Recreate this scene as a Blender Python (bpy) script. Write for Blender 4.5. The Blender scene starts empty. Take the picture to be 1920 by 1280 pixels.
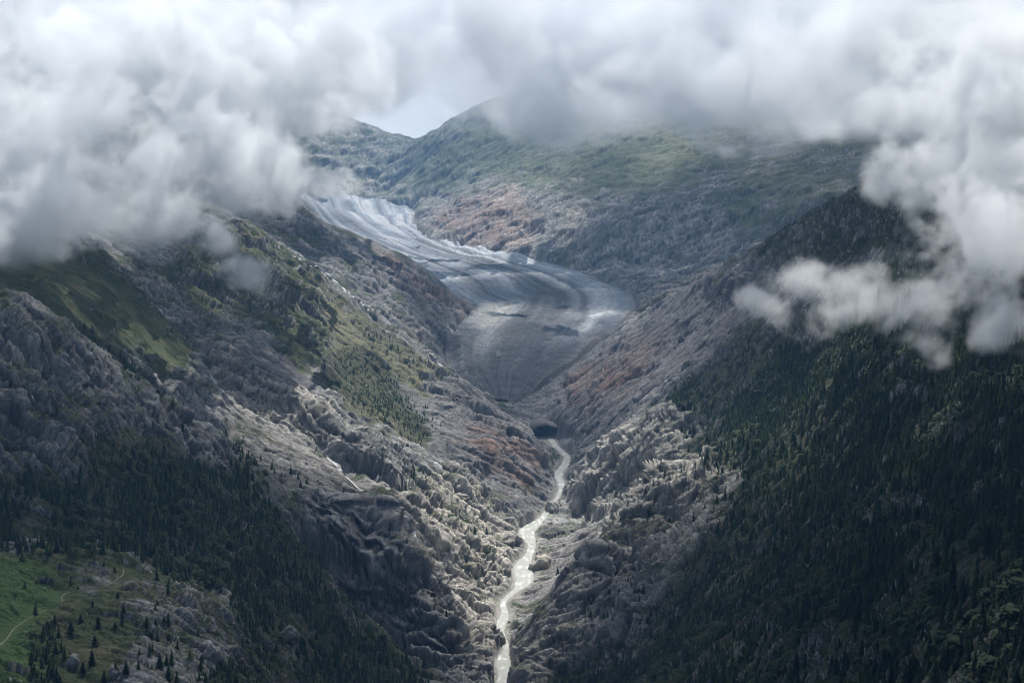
import bpy, math, os
import numpy as np
from mathutils import Vector

Q = 1.0                      # mesh resolution factor
SC = bpy.context.scene
COL = SC.collection

# ------------------------------------------------------------------ camera
PITCH = math.atan(310 / 3200)
cam_d = bpy.data.cameras.new('camera')
cam_d.lens = 60; cam_d.sensor_width = 36; cam_d.clip_start = 1; cam_d.clip_end = 200000
cam = bpy.data.objects.new('camera', cam_d); COL.objects.link(cam)
cam.rotation_euler = (math.pi / 2 - PITCH, 0, 0)
SC.camera = cam

# ------------------------------------------------------------------ light
SUN_EL, SUN_AZ = math.radians(56), math.radians(15)      # azimuth clockwise from the view axis (+Y)
SUN = np.array([math.cos(SUN_EL) * math.sin(SUN_AZ), math.cos(SUN_EL) * math.cos(SUN_AZ), math.sin(SUN_EL)])
sd = bpy.data.lights.new('sun', 'SUN'); sd.energy = 5.0; sd.angle = math.radians(.5); sd.color = (1, .96, .89)
so = bpy.data.objects.new('sun', sd); COL.objects.link(so)
so.rotation_euler = Vector(SUN).to_track_quat('Z', 'Y').to_euler(); so.location = (3000, 0, 3000)
world = bpy.data.worlds.new('World'); SC.world = world; world.use_nodes = True
_n = world.node_tree; _L = _n.links.new; _bg = _n.nodes['Background']; _out = _n.nodes['World Output']
_sky = _n.nodes.new('ShaderNodeTexSky'); _sky.sky_type = 'NISHITA'; _sky.sun_disc = False; _sky.sun_elevation = SUN_EL; _sky.sun_rotation = SUN_AZ; _sky.altitude = 2000
_L(_sky.outputs[0], _bg.inputs['Color']); _bg.inputs['Strength'].default_value = .05
# a distant sunlit cloud bank low in the north, seen through the gap over the saddle
_tc = _n.nodes.new('ShaderNodeTexCoord'); _sx = _n.nodes.new('ShaderNodeSeparateXYZ'); _L(_tc.outputs['Generated'], _sx.inputs[0])
_no = _n.nodes.new('ShaderNodeTexNoise'); _no.inputs['Scale'].default_value = 9; _no.inputs['Detail'].default_value = 6; _L(_tc.outputs['Generated'], _no.inputs['Vector'])
_b2 = _n.nodes.new('ShaderNodeBackground'); _b2.inputs['Strength'].default_value = 1
_cr = _n.nodes.new('ShaderNodeValToRGB'); _cr.color_ramp.elements[0].position = .35; _cr.color_ramp.elements[0].color = (.52, .54, .56, 1); _cr.color_ramp.elements[1].position = .65; _cr.color_ramp.elements[1].color = (.70, .71, .72, 1)
_L(_no.outputs['Fac'], _cr.inputs[0]); _L(_cr.outputs[0], _b2.inputs['Color'])
_ry = _n.nodes.new('ShaderNodeMapRange'); _ry.inputs['From Min'].default_value = .80; _ry.inputs['From Max'].default_value = .92; _L(_sx.outputs['Y'], _ry.inputs['Value'])
_mx = _n.nodes.new('ShaderNodeMixShader'); _L(_ry.outputs[0], _mx.inputs[0]); _L(_bg.outputs[0], _mx.inputs[1]); _L(_b2.outputs[0], _mx.inputs[2]); _L(_mx.outputs[0], _out.inputs['Surface'])
SC.cycles.volume_bounces = 8; SC.cycles.volume_step_rate = 1.5; SC.cycles.volume_max_steps = 256
SC.view_settings.view_transform = 'Standard'; SC.view_settings.look = 'None'
SC.view_settings.exposure = 0.74; SC.view_settings.gamma = 1
SC.cycles.max_bounces = 10; SC.cycles.diffuse_bounces = 2; SC.cycles.glossy_bounces = 1
SC.cycles.transparent_max_bounces = 8
SC.cycles.use_denoising = True; SC.cycles.denoiser = "OPENIMAGEDENOISE"; SC.cycles.denoising_input_passes = "RGB_ALBEDO_NORMAL"; SC.cycles.denoising_prefilter = "ACCURATE"
SC.cycles.filter_width = 1.1

# ------------------------------------------------------------------ numpy helpers
CP, SP = math.cos(PITCH), math.sin(PITCH)
def unproj(px, py, Y):
    a = (np.asarray(px, 'f8') - 960) / 3200; b = (640 - np.asarray(py, 'f8')) / 3200
    s = np.asarray(Y, 'f8') / (CP + b * SP)
    return np.stack([a * s, np.broadcast_to(Y, s.shape), (-SP + b * CP) * s], -1)
def proj(P):
    d = P[..., 1] * CP - P[..., 2] * SP; u = P[..., 1] * SP + P[..., 2] * CP
    return 960 + 3200 * P[..., 0] / d, 640 - 3200 * u / d
def hash3(i, j, k, seed):
    h = (i * np.uint32(374761393) + j * np.uint32(668265263) + k * np.uint32(2147483647) + np.uint32(seed * 1274126177 % 4294967296))
    h = (h ^ (h >> np.uint32(13))) * np.uint32(1274126177)
    return h ^ (h >> np.uint32(16))
def perlin(x, y, z, seed=0):
    x = np.asarray(x, 'f4'); y = np.asarray(y, 'f4'); z = np.asarray(z, 'f4')
    xi = np.floor(x); yi = np.floor(y); zi = np.floor(z)
    fx = x - xi; fy = y - yi; fz = z - zi
    i = xi.astype(np.int64).astype(np.uint32); j = yi.astype(np.int64).astype(np.uint32); k = zi.astype(np.int64).astype(np.uint32)
    u = fx * fx * fx * (fx * (fx * 6 - 15) + 10); v = fy * fy * fy * (fy * (fy * 6 - 15) + 10); w = fz * fz * fz * (fz * (fz * 6 - 15) + 10)
    def g(di, dj, dk):
        h = hash3(i + np.uint32(di), j + np.uint32(dj), k + np.uint32(dk), seed)
        gx = (h & np.uint32(1023)).astype('f4') / 511.5 - 1; gy = ((h >> np.uint32(10)) & np.uint32(1023)).astype('f4') / 511.5 - 1
        gz = ((h >> np.uint32(20)) & np.uint32(1023)).astype('f4') / 511.5 - 1
        return gx * (fx - di) + gy * (fy - dj) + gz * (fz - dk)
    def lp(a, b, t): return a + t * (b - a)
    return lp(lp(lp(g(0,0,0), g(1,0,0), u), lp(g(0,1,0), g(1,1,0), u), v), lp(lp(g(0,0,1), g(1,0,1), u), lp(g(0,1,1), g(1,1,1), u), v), w) * 1.2
def blocks(x, y, z, seed=0):
    # nearest of the eight surrounding cells: a tilted plane per cell (angular blocks) and the distance to the joint between cells
    x = np.asarray(x, 'f4'); y = np.asarray(y, 'f4'); z = np.asarray(z, 'f4')
    bx, by, bz = np.floor(x - .5), np.floor(y - .5), np.floor(z - .5)
    i = bx.astype(np.int64).astype(np.uint32); j = by.astype(np.int64).astype(np.uint32); k = bz.astype(np.int64).astype(np.uint32)
    d1 = np.full(x.shape, 9, 'f4'); d2 = d1.copy(); val = np.zeros(x.shape, 'f4')
    for c in range(8):
        a, b, e = c & 1, (c >> 1) & 1, c >> 2
        h = hash3(i + np.uint32(a), j + np.uint32(b), k + np.uint32(e), seed)
        g = lambda s, m=1023: ((h >> np.uint32(s)) & np.uint32(m)).astype('f4') / m
        dx, dy, dz = x - (bx + a + .5 + .8 * (g(0) - .5)), y - (by + b + .5 + .8 * (g(10) - .5)), z - (bz + e + .5 + .8 * (g(20) - .5))
        d = dx * dx + dy * dy + dz * dz; n = d < d1
        p = (g(5) - .5) * 2.2 * dx + (g(15) - .5) * 2.2 * dy + (g(22) - .5) * 1.6 * dz + (g(7) - .5) * .9
        d2 = np.where(n, d1, np.minimum(d2, d)); val = np.where(n, p, val); d1 = np.minimum(d1, d)
    return val, np.sqrt(d2) - np.sqrt(d1)
def fbm(x, y, z, o=4, seed=0, gain=.5):
    r = 0; a = 1
    for q in range(o):
        r = r + a * perlin(x * 2 ** q, y * 2 ** q, z * 2 ** q, seed + q); a *= gain
    return r
def sstep(a, b, x):
    t = np.clip((x - a) / (b - a), 0, 1); return t * t * (3 - 2 * t)

# raster masks over the photo frame, padded: pixel -480..2400 x -320..1600 at 1/3 resolution
MX, MY, MS = -480, -320, 3
MW, MH = 2880 // MS, 1920 // MS
gx_, gy_ = np.meshgrid(MX + (np.arange(MW) + .5) * MS, MY + (np.arange(MH) + .5) * MS)
def inside(poly):
    r = np.zeros(gx_.shape, bool); n = len(poly)
    for a in range(n):
        x1, y1 = poly[a]; x2, y2 = poly[(a + 1) % n]
        if y1 == y2: continue
        c = ((y1 > gy_) != (y2 > gy_)) & (gx_ < (x2 - x1) * (gy_ - y1) / (y2 - y1) + x1)
        r ^= c
    return r
def blur(m, s):
    n = max(1, int(s / MS)); k = np.exp(-.5 * (np.arange(-2 * n, 2 * n + 1) / n) ** 2); k /= k.sum()
    m = np.pad(m, 2 * n, mode='edge')
    m = sum(k[q] * m[q:q + m.shape[0] - 4 * n, :] for q in range(4 * n + 1))
    m = sum(k[q] * m[:, q:q + m.shape[1] - 4 * n] for q in range(4 * n + 1))
    return m
def mask(polys, soft=12):
    m = np.zeros(gx_.shape, 'f4')
    for p, v in polys: m = np.where(inside(p), v, m)
    return blur(m, soft).astype('f4')
def sample(m, px, py):
    x = np.clip((px - MX) / MS - .5, 0, MW - 1.001); y = np.clip((py - MY) / MS - .5, 0, MH - 1.001)
    i = x.astype(int); j = y.astype(int); fx = x - i; fy = y - j
    return m[j, i] * (1-fx) * (1-fy) + m[j, i+1] * fx * (1-fy) + m[j+1, i] * (1-fx) * fy + m[j+1, i+1] * fx * fy

# ------------------------------------------------------------------ terrain: control lines (x, y as surveyed from the viewpoint, distance)
RIVER = [(1030,818,3520,16),(1043,838,3470,22),(1062,855,3400,30),(1066,872,3330,30),(1052,892,3260,26),(1049,908,3200,18),(1042,935,3060,16),
         (1026,952,2960,20),(1008,975,2840,24),(994,992,2770,36),(1002,1015,2680,34),(988,1040,2600,34),(980,1062,2540,48),(975,1085,2480,42),
         (966,1108,2430,26),(950,1130,2380,24),(946,1150,2340,22),(942,1168,2310,26),(940,1190,2270,24),(938,1212,2230,26),(945,1235,2180,34),
         (952,1258,2130,40),(946,1285,2080,46),(935,1330,2000,50),(920,1420,1850,60),(900,1560,1680,60)]
_py = np.array([r[1] for r in RIVER], 'f8')
_rz = np.interp(_py, [818,870,910,950,990,1040,1085,1130,1170,1212,1258,1330,1560], [-548,-556,-563,-572,-582,-590,-597,-603,-608,-614,-619,-624,-630])
_b = (640 - _py) / 3200
_ry2 = _rz / ((-SP + _b * CP) / (CP + _b * SP))
RIVER = [(r[0], r[1], float(y), r[3]) for r, y in zip(RIVER, _ry2)]
_q = np.array(RIVER); _f = np.linspace(0, len(_q) - 1, 75); _q = np.stack([np.interp(_f, np.arange(len(_q)), _q[:, k]) for k in range(4)], 1)
_w = np.sin(_q[:, 1] * .105) * 4.5 + np.sin(_q[:, 1] * .047 + 1.3) * 5
_q[:, 0] += _w * np.clip((_q[:, 1] - 818) / 40, 0, 1); _q[:, 3] *= 1 + .28 * np.sin(_q[:, 1] * .071 + .5)
RIVER = [tuple(map(float, r)) for r in _q]
LINES = [
 # near ground below the frame
 [(-800,1500,600),(-300,1500,640),(200,1500,700),(600,1700,800),(950,2000,950),(1300,1700,760),(1700,1500,640),(2300,1400,560),(2700,1400,560)],
 [(-800,1750,400),(0,1750,400),(900,1900,400),(1700,1750,400),(2700,1600,400)],
 [(600,1450,1500),(760,1420,1650)],[(1200,1420,1450),(1100,1450,1600)],
 # knoll meadow
 [(-200,1020,1560),(0,1035,1560),(50,1048,1560),(140,1040,1570),(230,1056,1570),(340,1105,1580),(430,1140,1610)],
 [(-100,1050,1660),(60,1085,1640),(150,1082,1640),(240,1095,1640),(340,1130,1650)],
 [(0,1120,1460),(90,1100,1500),(90,1180,1400),(0,1200,1370),(60,1280,1250),(-200,1280,1200)],
 [(110,1110,1490),(120,1180,1400),(200,1110,1500),(260,1150,1450),(300,1220,1370),(240,1280,1280),(400,1180,1530),(410,1250,1430),(360,1280,1350)],
 [(-100,1420,1050),(200,1420,1100),(420,1420,1250)],
 # forest floor left
 [(0,960,1800),(100,940,1820),(210,980,1800),(330,1040,1800),(450,1090,1800),(520,1180,1740),(600,1240,1720),(700,1290,1730)],
 [(0,860,1880),(110,880,1900),(220,880,1960),(330,900,2000),(420,930,2050),(500,980,2080),(560,1040,2060),(620,1110,2000),(690,1190,1960),(760,1260,1930)],
 # spur B crest and its face
 [(-300,500,2050),(-120,540,2050),(0,570,2060),(60,598,2080),(130,635,2100),(200,688,2120),(260,738,2130),(330,788,2150),(400,830,2170),(440,852,2180),(468,888,2200),(500,912,2230),(530,930,2260)],
 [(-120,680,1990),(0,690,1995),(100,720,2020),(180,760,2050),(260,820,2080),(350,860,2100)],
 [(-300,560,2260),(-100,600,2230),(0,625,2200),(130,690,2200),(200,740,2220),(260,785,2240),(330,830,2260),(400,865,2290),(460,900,2320)],
 # slope C
 [(-300,380,2800),(0,420,2800),(100,430,2850),(190,480,2880),(260,560,2850),(320,612,2800),(375,668,2740)],
 [(-200,520,2520),(0,530,2500),(100,555,2520),(200,620,2540),(290,660,2600),(350,690,2660)],
 [(0,562,2400),(150,640,2420),(250,712,2440),(320,772,2480)],
 # gully behind C, then D face
 [(200,518,2990),(270,603,2950),(330,655,2890),(375,702,2830)],
 [(250,450,3250),(320,520,3180),(370,590,3080),(420,650,2960)],
 [(330,430,3450),(400,480,3350),(440,560,3200),(480,610,3080),(540,690,2960),(600,755,2860)],
 [(390,672,2800),(450,660,2830),(520,712,2790),(590,768,2755),(616,800,2740)],[(380,735,2745),(450,765,2740),(520,800,2720),(580,835,2710),(608,855,2700)],
  [(390,755,2560),(450,800,2540),(520,840,2520),(600,880,2480),(660,915,2460)],
 # crest D
 [(400,400,3800),(470,430,3720),(545,487,3660),(600,535,3610),(640,568,3580),(680,608,3550),(720,640,3520),(760,664,3490),(803,686,3460),(835,706,3420),(873,728,3370),(940,777,3280),(975,805,3220),(1005,840,3160),(1018,872,3120)],
 [(560,560,3400),(620,610,3380),(680,680,3330),(740,740,3230),(800,790,3140),(860,820,3080),(930,850,3020),(990,900,2980)],
 [(620,700,3080),(680,760,3000),(740,800,2960),(800,850,2900),(860,890,2880),(930,920,2860),(985,950,2840)],
 [(620,800,2810),(660,820,2790),(720,845,2760),(790,880,2740)],[(612,850,2690),(660,890,2670),(720,925,2640),(760,935,2640)],
 [(820,920,2690),(880,960,2700),(940,985,2740)],
 # side valley of the second stream and rocks below it
 [(680,922,2440),(730,962,2420),(765,1000,2400),(800,1040,2420),(850,1080,2430),(900,1110,2420)],
 [(780,960,2500),(840,990,2520),(890,1030,2540),(935,1060,2560)],
 [(800,1000,2440),(830,1010,2440)],
 # ridge F1 and its dark face
 [(530,950,2260),(600,955,2255),(660,945,2242),(720,952,2228),(750,1010,2200),(775,1070,2168),(810,1130,2140),(850,1185,2100),(890,1235,2050),(925,1275,1995)],
 [(555,1010,2195),(600,1070,2168),(640,1130,2142),(700,1190,2122),(760,1240,2100),(840,1290,2050)],
 [(790,1060,2360),(830,1120,2340),(870,1165,2310),(905,1195,2270)],
 [(860,1100,2400),(900,1150,2345)],
 # behind crest D: valley of the third stream
 [(400,440,4150),(480,450,4080),(545,487,4020),(600,515,3980),(640,545,3930),(690,592,3870),(740,630,3820),(780,652,3790),(825,688,3740),(860,725,3680),(930,780,3600)],
 # E slope, crest, back
 [(520,440,4200),(600,480,4150),(680,520,4120),(760,575,4080),(820,620,4060),(840,640,4030)],
 [(330,310,4400),(430,360,4350),(480,390,4330),(545,384,4350),(600,406,4370),(650,422,4400),(700,443,4420),(760,468,4430),(810,502,4430),(838,532,4420),(860,556,4440),(882,572,4450)],
 [(790,560,4330),(840,590,4300),(870,600,4330)],
 [(430,430,4700),(545,470,4700),(620,490,4720),(700,510,4750),(760,530,4760),(820,555,4700),(870,575,4600)],
 # glacier bed: left margin, centre, right margin
 [(500,368,8600),(560,384,7700),(600,420,6600),(650,455,5900),(720,490,5400),(790,525,5000),(850,560,4700),(895,580,4480),(870,605,4350),(848,632,4180),(830,668,4010),(845,708,3860),(895,745,3740),(945,768,3640)],
 [(620,380,8400),(690,410,7600),(740,440,6800),(800,470,6100),(880,500,5500),(960,530,5000),(1010,570,4600),(1000,620,4250),(975,670,4000),(960,715,3820)],
 [(740,384,8300),(790,402,7700),(770,430,7100),(800,458,6500),(870,470,6150),(1000,496,5500),(1100,512,5200),(1170,545,4850),(1195,580,4550),(1150,630,4220),(1080,680,3950),(1010,728,3780),(955,765,3640)],
 # snout apron to the cave
 [(950,775,3620),(985,795,3570),(1010,805,3540)],[(900,760,3640),(960,800,3500),(1000,830,3380),(1030,870,3300)],
 # right moraine slope and crest H
 [(1000,745,3740),(1060,695,3850),(1130,650,3950),(1185,612,3960),(1250,568,3920),(1320,528,3820),(1370,502,3680),(1440,460,3460),(1500,430,3270),(1560,405,3110),(1650,370,2920),(1700,340,2820),(1780,310,2720),(1850,275,2630),(1920,250,2550),(2100,180,2400),(2300,120,2300)],
 [(1060,760,3560),(1150,710,3560),(1250,660,3500),(1350,600,3400),(1420,560,3260),(1480,530,3100)],
 [(1040,805,3490),(1100,790,3390),(1180,760,3300),(1250,740,3180),(1320,680,3120),(1400,620,3040)],
 [(1090,850,3290),(1150,820,3200),(1220,790,3080)],
 [(1230,600,4300),(1320,560,4300),(1400,525,4300),(1500,480,4200),(1600,440,4000),(1750,400,3800),(1920,360,3700),(2300,300,3600)],
 [(1200,585,4420),(1260,548,4350),(1310,525,4250)],
 # right crags
 [(1240,778,2960),(1190,820,2960),(1130,850,3060),(1085,880,3140),(1068,920,3080)],
 [(1280,800,2880),(1330,790,2860),(1310,850,2720)],
 [(1105,882,2940),(1180,858,2890),(1260,846,2820)],[(1110,950,2885),(1180,950,2845),(1250,920,2770)],
 [(1060,965,2850),(1110,980,2790),(1160,975,2740),(1220,950,2680)],
 [(1320,905,2420),(1270,885,2440),(1230,920,2375),(1180,962,2290),(1110,1015,2165),(1088,1065,2150),(1052,1140,2115),(1005,1215,2060),(978,1270,2005),(965,1330,1950)],
 [(1090,1000,2640),(1060,1050,2580),(1030,1095,2480),(1000,1130,2400),(985,1165,2330),(975,1200,2260)],
 [(1030,990,2760),(1060,1010,2700)],
 [(1320,990,2290),(1250,1020,2240),(1180,1060,2185),(1110,1130,2110),(1060,1210,2055),(1020,1290,1990)],
 # right forest slope
 [(1300,740,3000),(1380,690,2920),(1450,650,2880),(1520,590,2800),(1600,520,2750),(1680,450,2700),(1760,400,2620),(1850,370,2520),(1950,340,2450)],
 [(1380,800,2680),(1460,760,2600),(1540,700,2540),(1620,640,2450),(1700,590,2380),(1800,540,2250),(1900,500,2150),(2100,440,2000)],
 [(1330,880,2480),(1400,850,2430),(1480,840,2300),(1580,790,2200),(1700,730,2050),(1820,690,1900),(1950,650,1800),(2200,600,1650)],
 [(1330,980,2200),(1420,970,2060),(1520,930,1960),(1640,880,1840),(1760,850,1680),(1900,820,1550),(2150,780,1400)],
 [(1250,1120,2050),(1330,1110,1930),(1440,1080,1780),(1560,1050,1640),(1680,1020,1500),(1800,1000,1380),(1920,980,1270),(2150,950,1120)],
 [(1090,1300,1995),(1150,1275,1950),(1230,1240,1830),(1340,1220,1600),(1460,1200,1450),(1580,1180,1330),(1700,1160,1210),(1820,1150,1100),(1930,1150,1010),(2150,1150,900)],
 [(1250,1320,1560),(1400,1330,1350),(1550,1320,1200),(1700,1300,1080),(1850,1290,970),(2000,1290,880)],
 # far mountains right of the glacier
 [(1120,512,5350),(1200,520,5250),(1300,510,5200),(1400,490,5100),(1500,455,5000),(1650,420,4900),(1900,380,4800),(2300,330,4700)],
 [(1000,440,5800),(1060,440,5650),(1120,430,5550),(1200,420,5500),(1300,400,5500),(1420,390,5450),(1550,370,5350),(1700,350,5250),(1900,320,5200),(2300,280,5100)],
 [(880,440,6250),(920,400,6350),(1000,380,6200),(1100,385,5900),(1180,380,5800),(1300,330,5950),(1450,300,5950),(1600,300,5800),(1800,290,5600),(2300,240,5500)],
 [(830,410,7100),(900,350,7000),(1000,320,6900),(1120,300,6800),(1250,260,6700),(1400,230,6600),(1600,210,6400),(1800,200,6200),(2300,150,6000)],
 [(780,400,7900),(760,340,8200),(850,310,8000),(950,270,7800),(1050,230,7600),(1200,180,7500),(1400,140,7300),(1600,120,7000),(2300,60,6800)],
 [(772,277,8900),(800,262,8800),(830,244,8700),(860,226,8600),(900,205,8500),(960,190,8400),(1100,150,8300),(1400,80,8000),(2300,20,7500)],
 [(780,290,9600),(850,260,9600),(950,240,9600),(1200,220,9600),(1700,180,9600),(2300,180,9600)],
 # far left mountain
 [(500,360,8700),(560,365,8700),(620,368,8600),(700,380,8500),(740,386,8450)],
 [(480,320,9000),(560,320,9000),(640,310,9000),(700,340,8800),(745,360,8600)],
 [(420,190,9800),(470,196,9800),(540,205,9700),(600,212,9700),(650,232,9600),(700,246,9500),(740,264,9400),(772,280,9300)],
 [(420,240,10500),(600,250,10500),(700,270,10500),(800,290,10500)],
 # left heights behind the cloud
 [(-300,250,3800),(0,300,3600),(150,330,3500),(300,360,3650),(380,390,3800)],
 [(-300,150,4600),(0,200,4500),(200,230,4600),(350,260,4800),(430,290,5200)],
 [(-300,100,7000),(100,150,7000),(300,190,7500),(420,230,8200)],
 [(-300,250,13000),(300,290,13000),(900,310,13000),(1500,290,13000),(2300,250,13000)],
]
ctrl = []
def resample(L, step):
    L = np.array(L, 'f8'); out = [L[0]]
    for a, b in zip(L[:-1], L[1:]):
        n = max(1, int(np.hypot(*(b - a)[:2]) / step))
        out += [a + (b - a) * k / n for k in range(1, n + 1)]
    return np.array(out)
for L in LINES: ctrl.append(resample(L, 45))
ctrl.append(resample([r[:3] for r in RIVER], 22))
ctrl = np.concatenate(ctrl)
cP = unproj(ctrl[:, 0], ctrl[:, 1], ctrl[:, 2])
cu, cv, ct = cP[:, 0] / cP[:, 1], np.log(cP[:, 1]), cP[:, 2] / cP[:, 1]
def solve_rbf(u, v, t, lam=.0015):
    A = np.hypot(u[:, None] - u, v[:, None] - v); n = len(u)
    A[np.diag_indices(n)] = -lam
    Pm = np.stack([np.ones(n), u, v], 1)
    M = np.block([[A, Pm], [Pm.T, np.zeros((3, 3))]])
    return np.linalg.solve(M, np.concatenate([t, np.zeros(3)]))
wt = solve_rbf(cu, cv, ct)
U0, U1, V0, V1 = -.44, .44, math.log(380), math.log(13000)
CU = np.linspace(U0, U1, 300); CV = np.linspace(V0, V1, 620)
base = np.zeros((len(CV), len(CU)), 'f4')
for r, v in enumerate(CV):
    D = np.hypot(CU[:, None] - cu, v - cv)
    base[r] = D @ wt[:-3] + wt[-3] + wt[-2] * CU + wt[-1] * v
def base_t(u, v):
    x = np.clip((u - U0) / (U1 - U0) * (len(CU) - 1), 0, len(CU) - 1.001); y = np.clip((v - V0) / (V1 - V0) * (len(CV) - 1), 0, len(CV) - 1.001)
    i = x.astype(int); j = y.astype(int); fx = x - i; fy = y - j
    return base[j, i] * (1-fx) * (1-fy) + base[j, i+1] * fx * (1-fy) + base[j+1, i] * (1-fx) * fy + base[j+1, i+1] * fx * fy
# ------------------------------------------------------------------ land cover (traced, with a distance window so nothing spills on hidden ground)
BIG = (0, 99999)
def cover(regs, px, py, Y, soft=10, default=0.0):
    out = np.full(px.shape, default, 'f4')
    for r in regs:
        poly, val = r[0], r[1]; y0, y1 = r[2] if len(r) > 2 else BIG; s = r[3] if len(r) > 3 else soft
        xs = [p[0] for p in poly]; ys = [p[1] for p in poly]
        sel = (px > min(xs) - 3*s) & (px < max(xs) + 3*s) & (py > min(ys) - 3*s) & (py < max(ys) + 3*s) & (Y > y0) & (Y < y1)
        if not sel.any(): continue
        w = sample(mask([(poly, 1.0)], s), px[sel], py[sel])
        if y1 < 90000: w = w * sstep(y1, y1 * .95, Y[sel])
        if y0 > 0: w = w * sstep(y0, y0 * 1.05, Y[sel])
        out[sel] += (val - out[sel]) * w
    return out
P_MEADOW = [(-400,1010),(0,1035),(60,1050),(140,1040),(300,1065),(420,1110),(430,1190),(330,1240),(300,1330),(-400,1400)]
P_SLOPEC = [(-300,420),(0,470),(190,480),(260,560),(320,612),(378,668),(300,700),(150,640),(60,590),(-300,560)]
P_BFACE = [(-300,540),(0,570),(130,635),(260,738),(400,830),(470,890),(560,930),(560,960),(470,900),(330,850),(210,830),(190,920),(60,890),(-300,900)]
P_DUP = [(330,440),(480,440),(590,530),(640,600),(600,690),(540,690),(440,560),(400,620),(330,540)]
P_DSUN = [(590,530),(680,605),(803,684),(840,712),(800,790),(790,850),(640,790),(620,690)]
P_CLIFFD = [(390,680),(450,640),(520,700),(600,765),(620,850),(600,860),(500,810),(400,750)]
P_CLIFF2 = [(600,830),(700,830),(790,880),(740,940),(660,880),(600,870)]
P_F1 = [(530,945),(730,950),(780,1060),(860,1190),(930,1270),(930,1330),(760,1330),(640,1120),(560,1020)]
P_F1SUN = [(730,950),(800,990),(860,1020),(950,1080),(940,1230),(925,1270),(850,1190),(780,1060)]
P_K = [(1090,860),(1240,770),(1340,790),(1420,850),(1400,980),(1330,1040),(1250,1130),(1200,1230),(1240,1330),(960,1330),(1000,1200),(1080,1090),(1110,1010),(1060,940)]
P_BANK = [(1010,980),(1060,1000),(1170,960),(1110,1030),(1080,1080),(1000,1150),(960,1180),(985,1090)]
P_SCREE = [(940,770),(1060,695),(1185,612),(1320,528),(1430,500),(1440,590),(1260,720),(1200,790),(1100,860),(1040,830),(1000,815)]
P_CRESTROCK = [(1190,600),(1370,500),(1500,440),(1560,440),(1520,520),(1420,560),(1300,560)]
P_FAN = [(440,620),(480,612),(560,690),(610,760),(560,750),(470,690)]
P_STREAK = [(715,690),(740,690),(800,770),(900,830),(880,850),(790,800),(740,750)]
P_TALUS = [(400,735),(470,765),(560,820),(640,870),(735,930),(660,950),(560,930),(470,860),(420,790)]
P_PURPLE = [(800,720),(840,712),(940,777),(1010,850),(1050,920),(1000,960),(930,930),(840,880),(790,820)]
P_REDE = [(690,450),(760,490),(838,545),(890,575),(870,610),(800,575),(720,510)]
P_REDW = [(870,800),(960,810),(1005,870),(990,930),(930,900),(860,850)]
P_REDFAR = [(800,440),(850,390),(960,350),(1010,400),(1000,500),(880,470)]
P_FARGREEN = [(780,300),(860,225),(1100,150),(1500,120),(1400,250),(1320,330),(1200,380),(1020,350),(930,330),(800,350),(740,360)]
P_FARRIGHT = [(1320,300),(1420,220),(1900,200),(1750,340),(1550,400),(1440,460),(1360,420)]
P_FARCLIFF = [(1010,390),(1120,390),(1320,370),(1420,470),(1330,520),(1180,540),(1090,512),(1000,495)]
P_FARLEFT = [(400,180),(600,205),(770,280),(740,380),(560,370),(440,330)]
P_ESLOPE = [(480,400),(600,425),(700,470),(820,570),(840,640),(830,690),(780,640),(690,560),(600,490),(520,440)]
P_BENCH = [(1170,590),(1240,545),(1320,515),(1310,535),(1250,575),(1190,610)]
P_GORGELEFT = [(740,930),(840,880),(940,940),(990,1000),(950,1090),(860,1090),(780,1000)]
# forests: polygon, density, distance window
F_RIGHT = [(1235,755),(1300,700),(1420,612),(1560,590),(1660,520),(1700,390),(1800,330),(2300,150),(2300,1500),(1180,1500),(1010,1300),(1090,1240),(1200,1220),(1250,1130),(1330,1030),(1400,900),(1330,870),(1270,860),(1330,790)]
F_CREST = [(1400,485),(1490,428),(1600,380),(1700,325),(1920,240),(1920,400),(1720,420),(1690,470),(1560,500),(1470,500)]
F_LEFT = [(190,815),(330,850),(460,880),(520,950),(580,1030),(620,1100),(700,1190),(800,1270),(820,1330),(330,1330),(420,1240),(440,1130),(330,1080),(230,1035),(60,1040),(-300,1010),(-300,930),(60,890),(160,900)]
F_DSUN = [(590,690),(650,655),(700,660),(745,720),(790,780),(810,800),(790,850),(730,800),(640,760)]
F_STRIP = [(120,620),(150,625),(215,670),(270,705),(320,760),(345,820),(300,800),(240,735),(180,690),(125,650)]
F_GULLY = [(270,690),(330,720),(350,830),(300,800)]
F_STREAM = [(690,575),(715,620),(800,680),(760,680),(690,640)]
F_TALUS = [(400,790),(470,870),(560,900),(560,930),(480,920),(430,850)]
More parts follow.
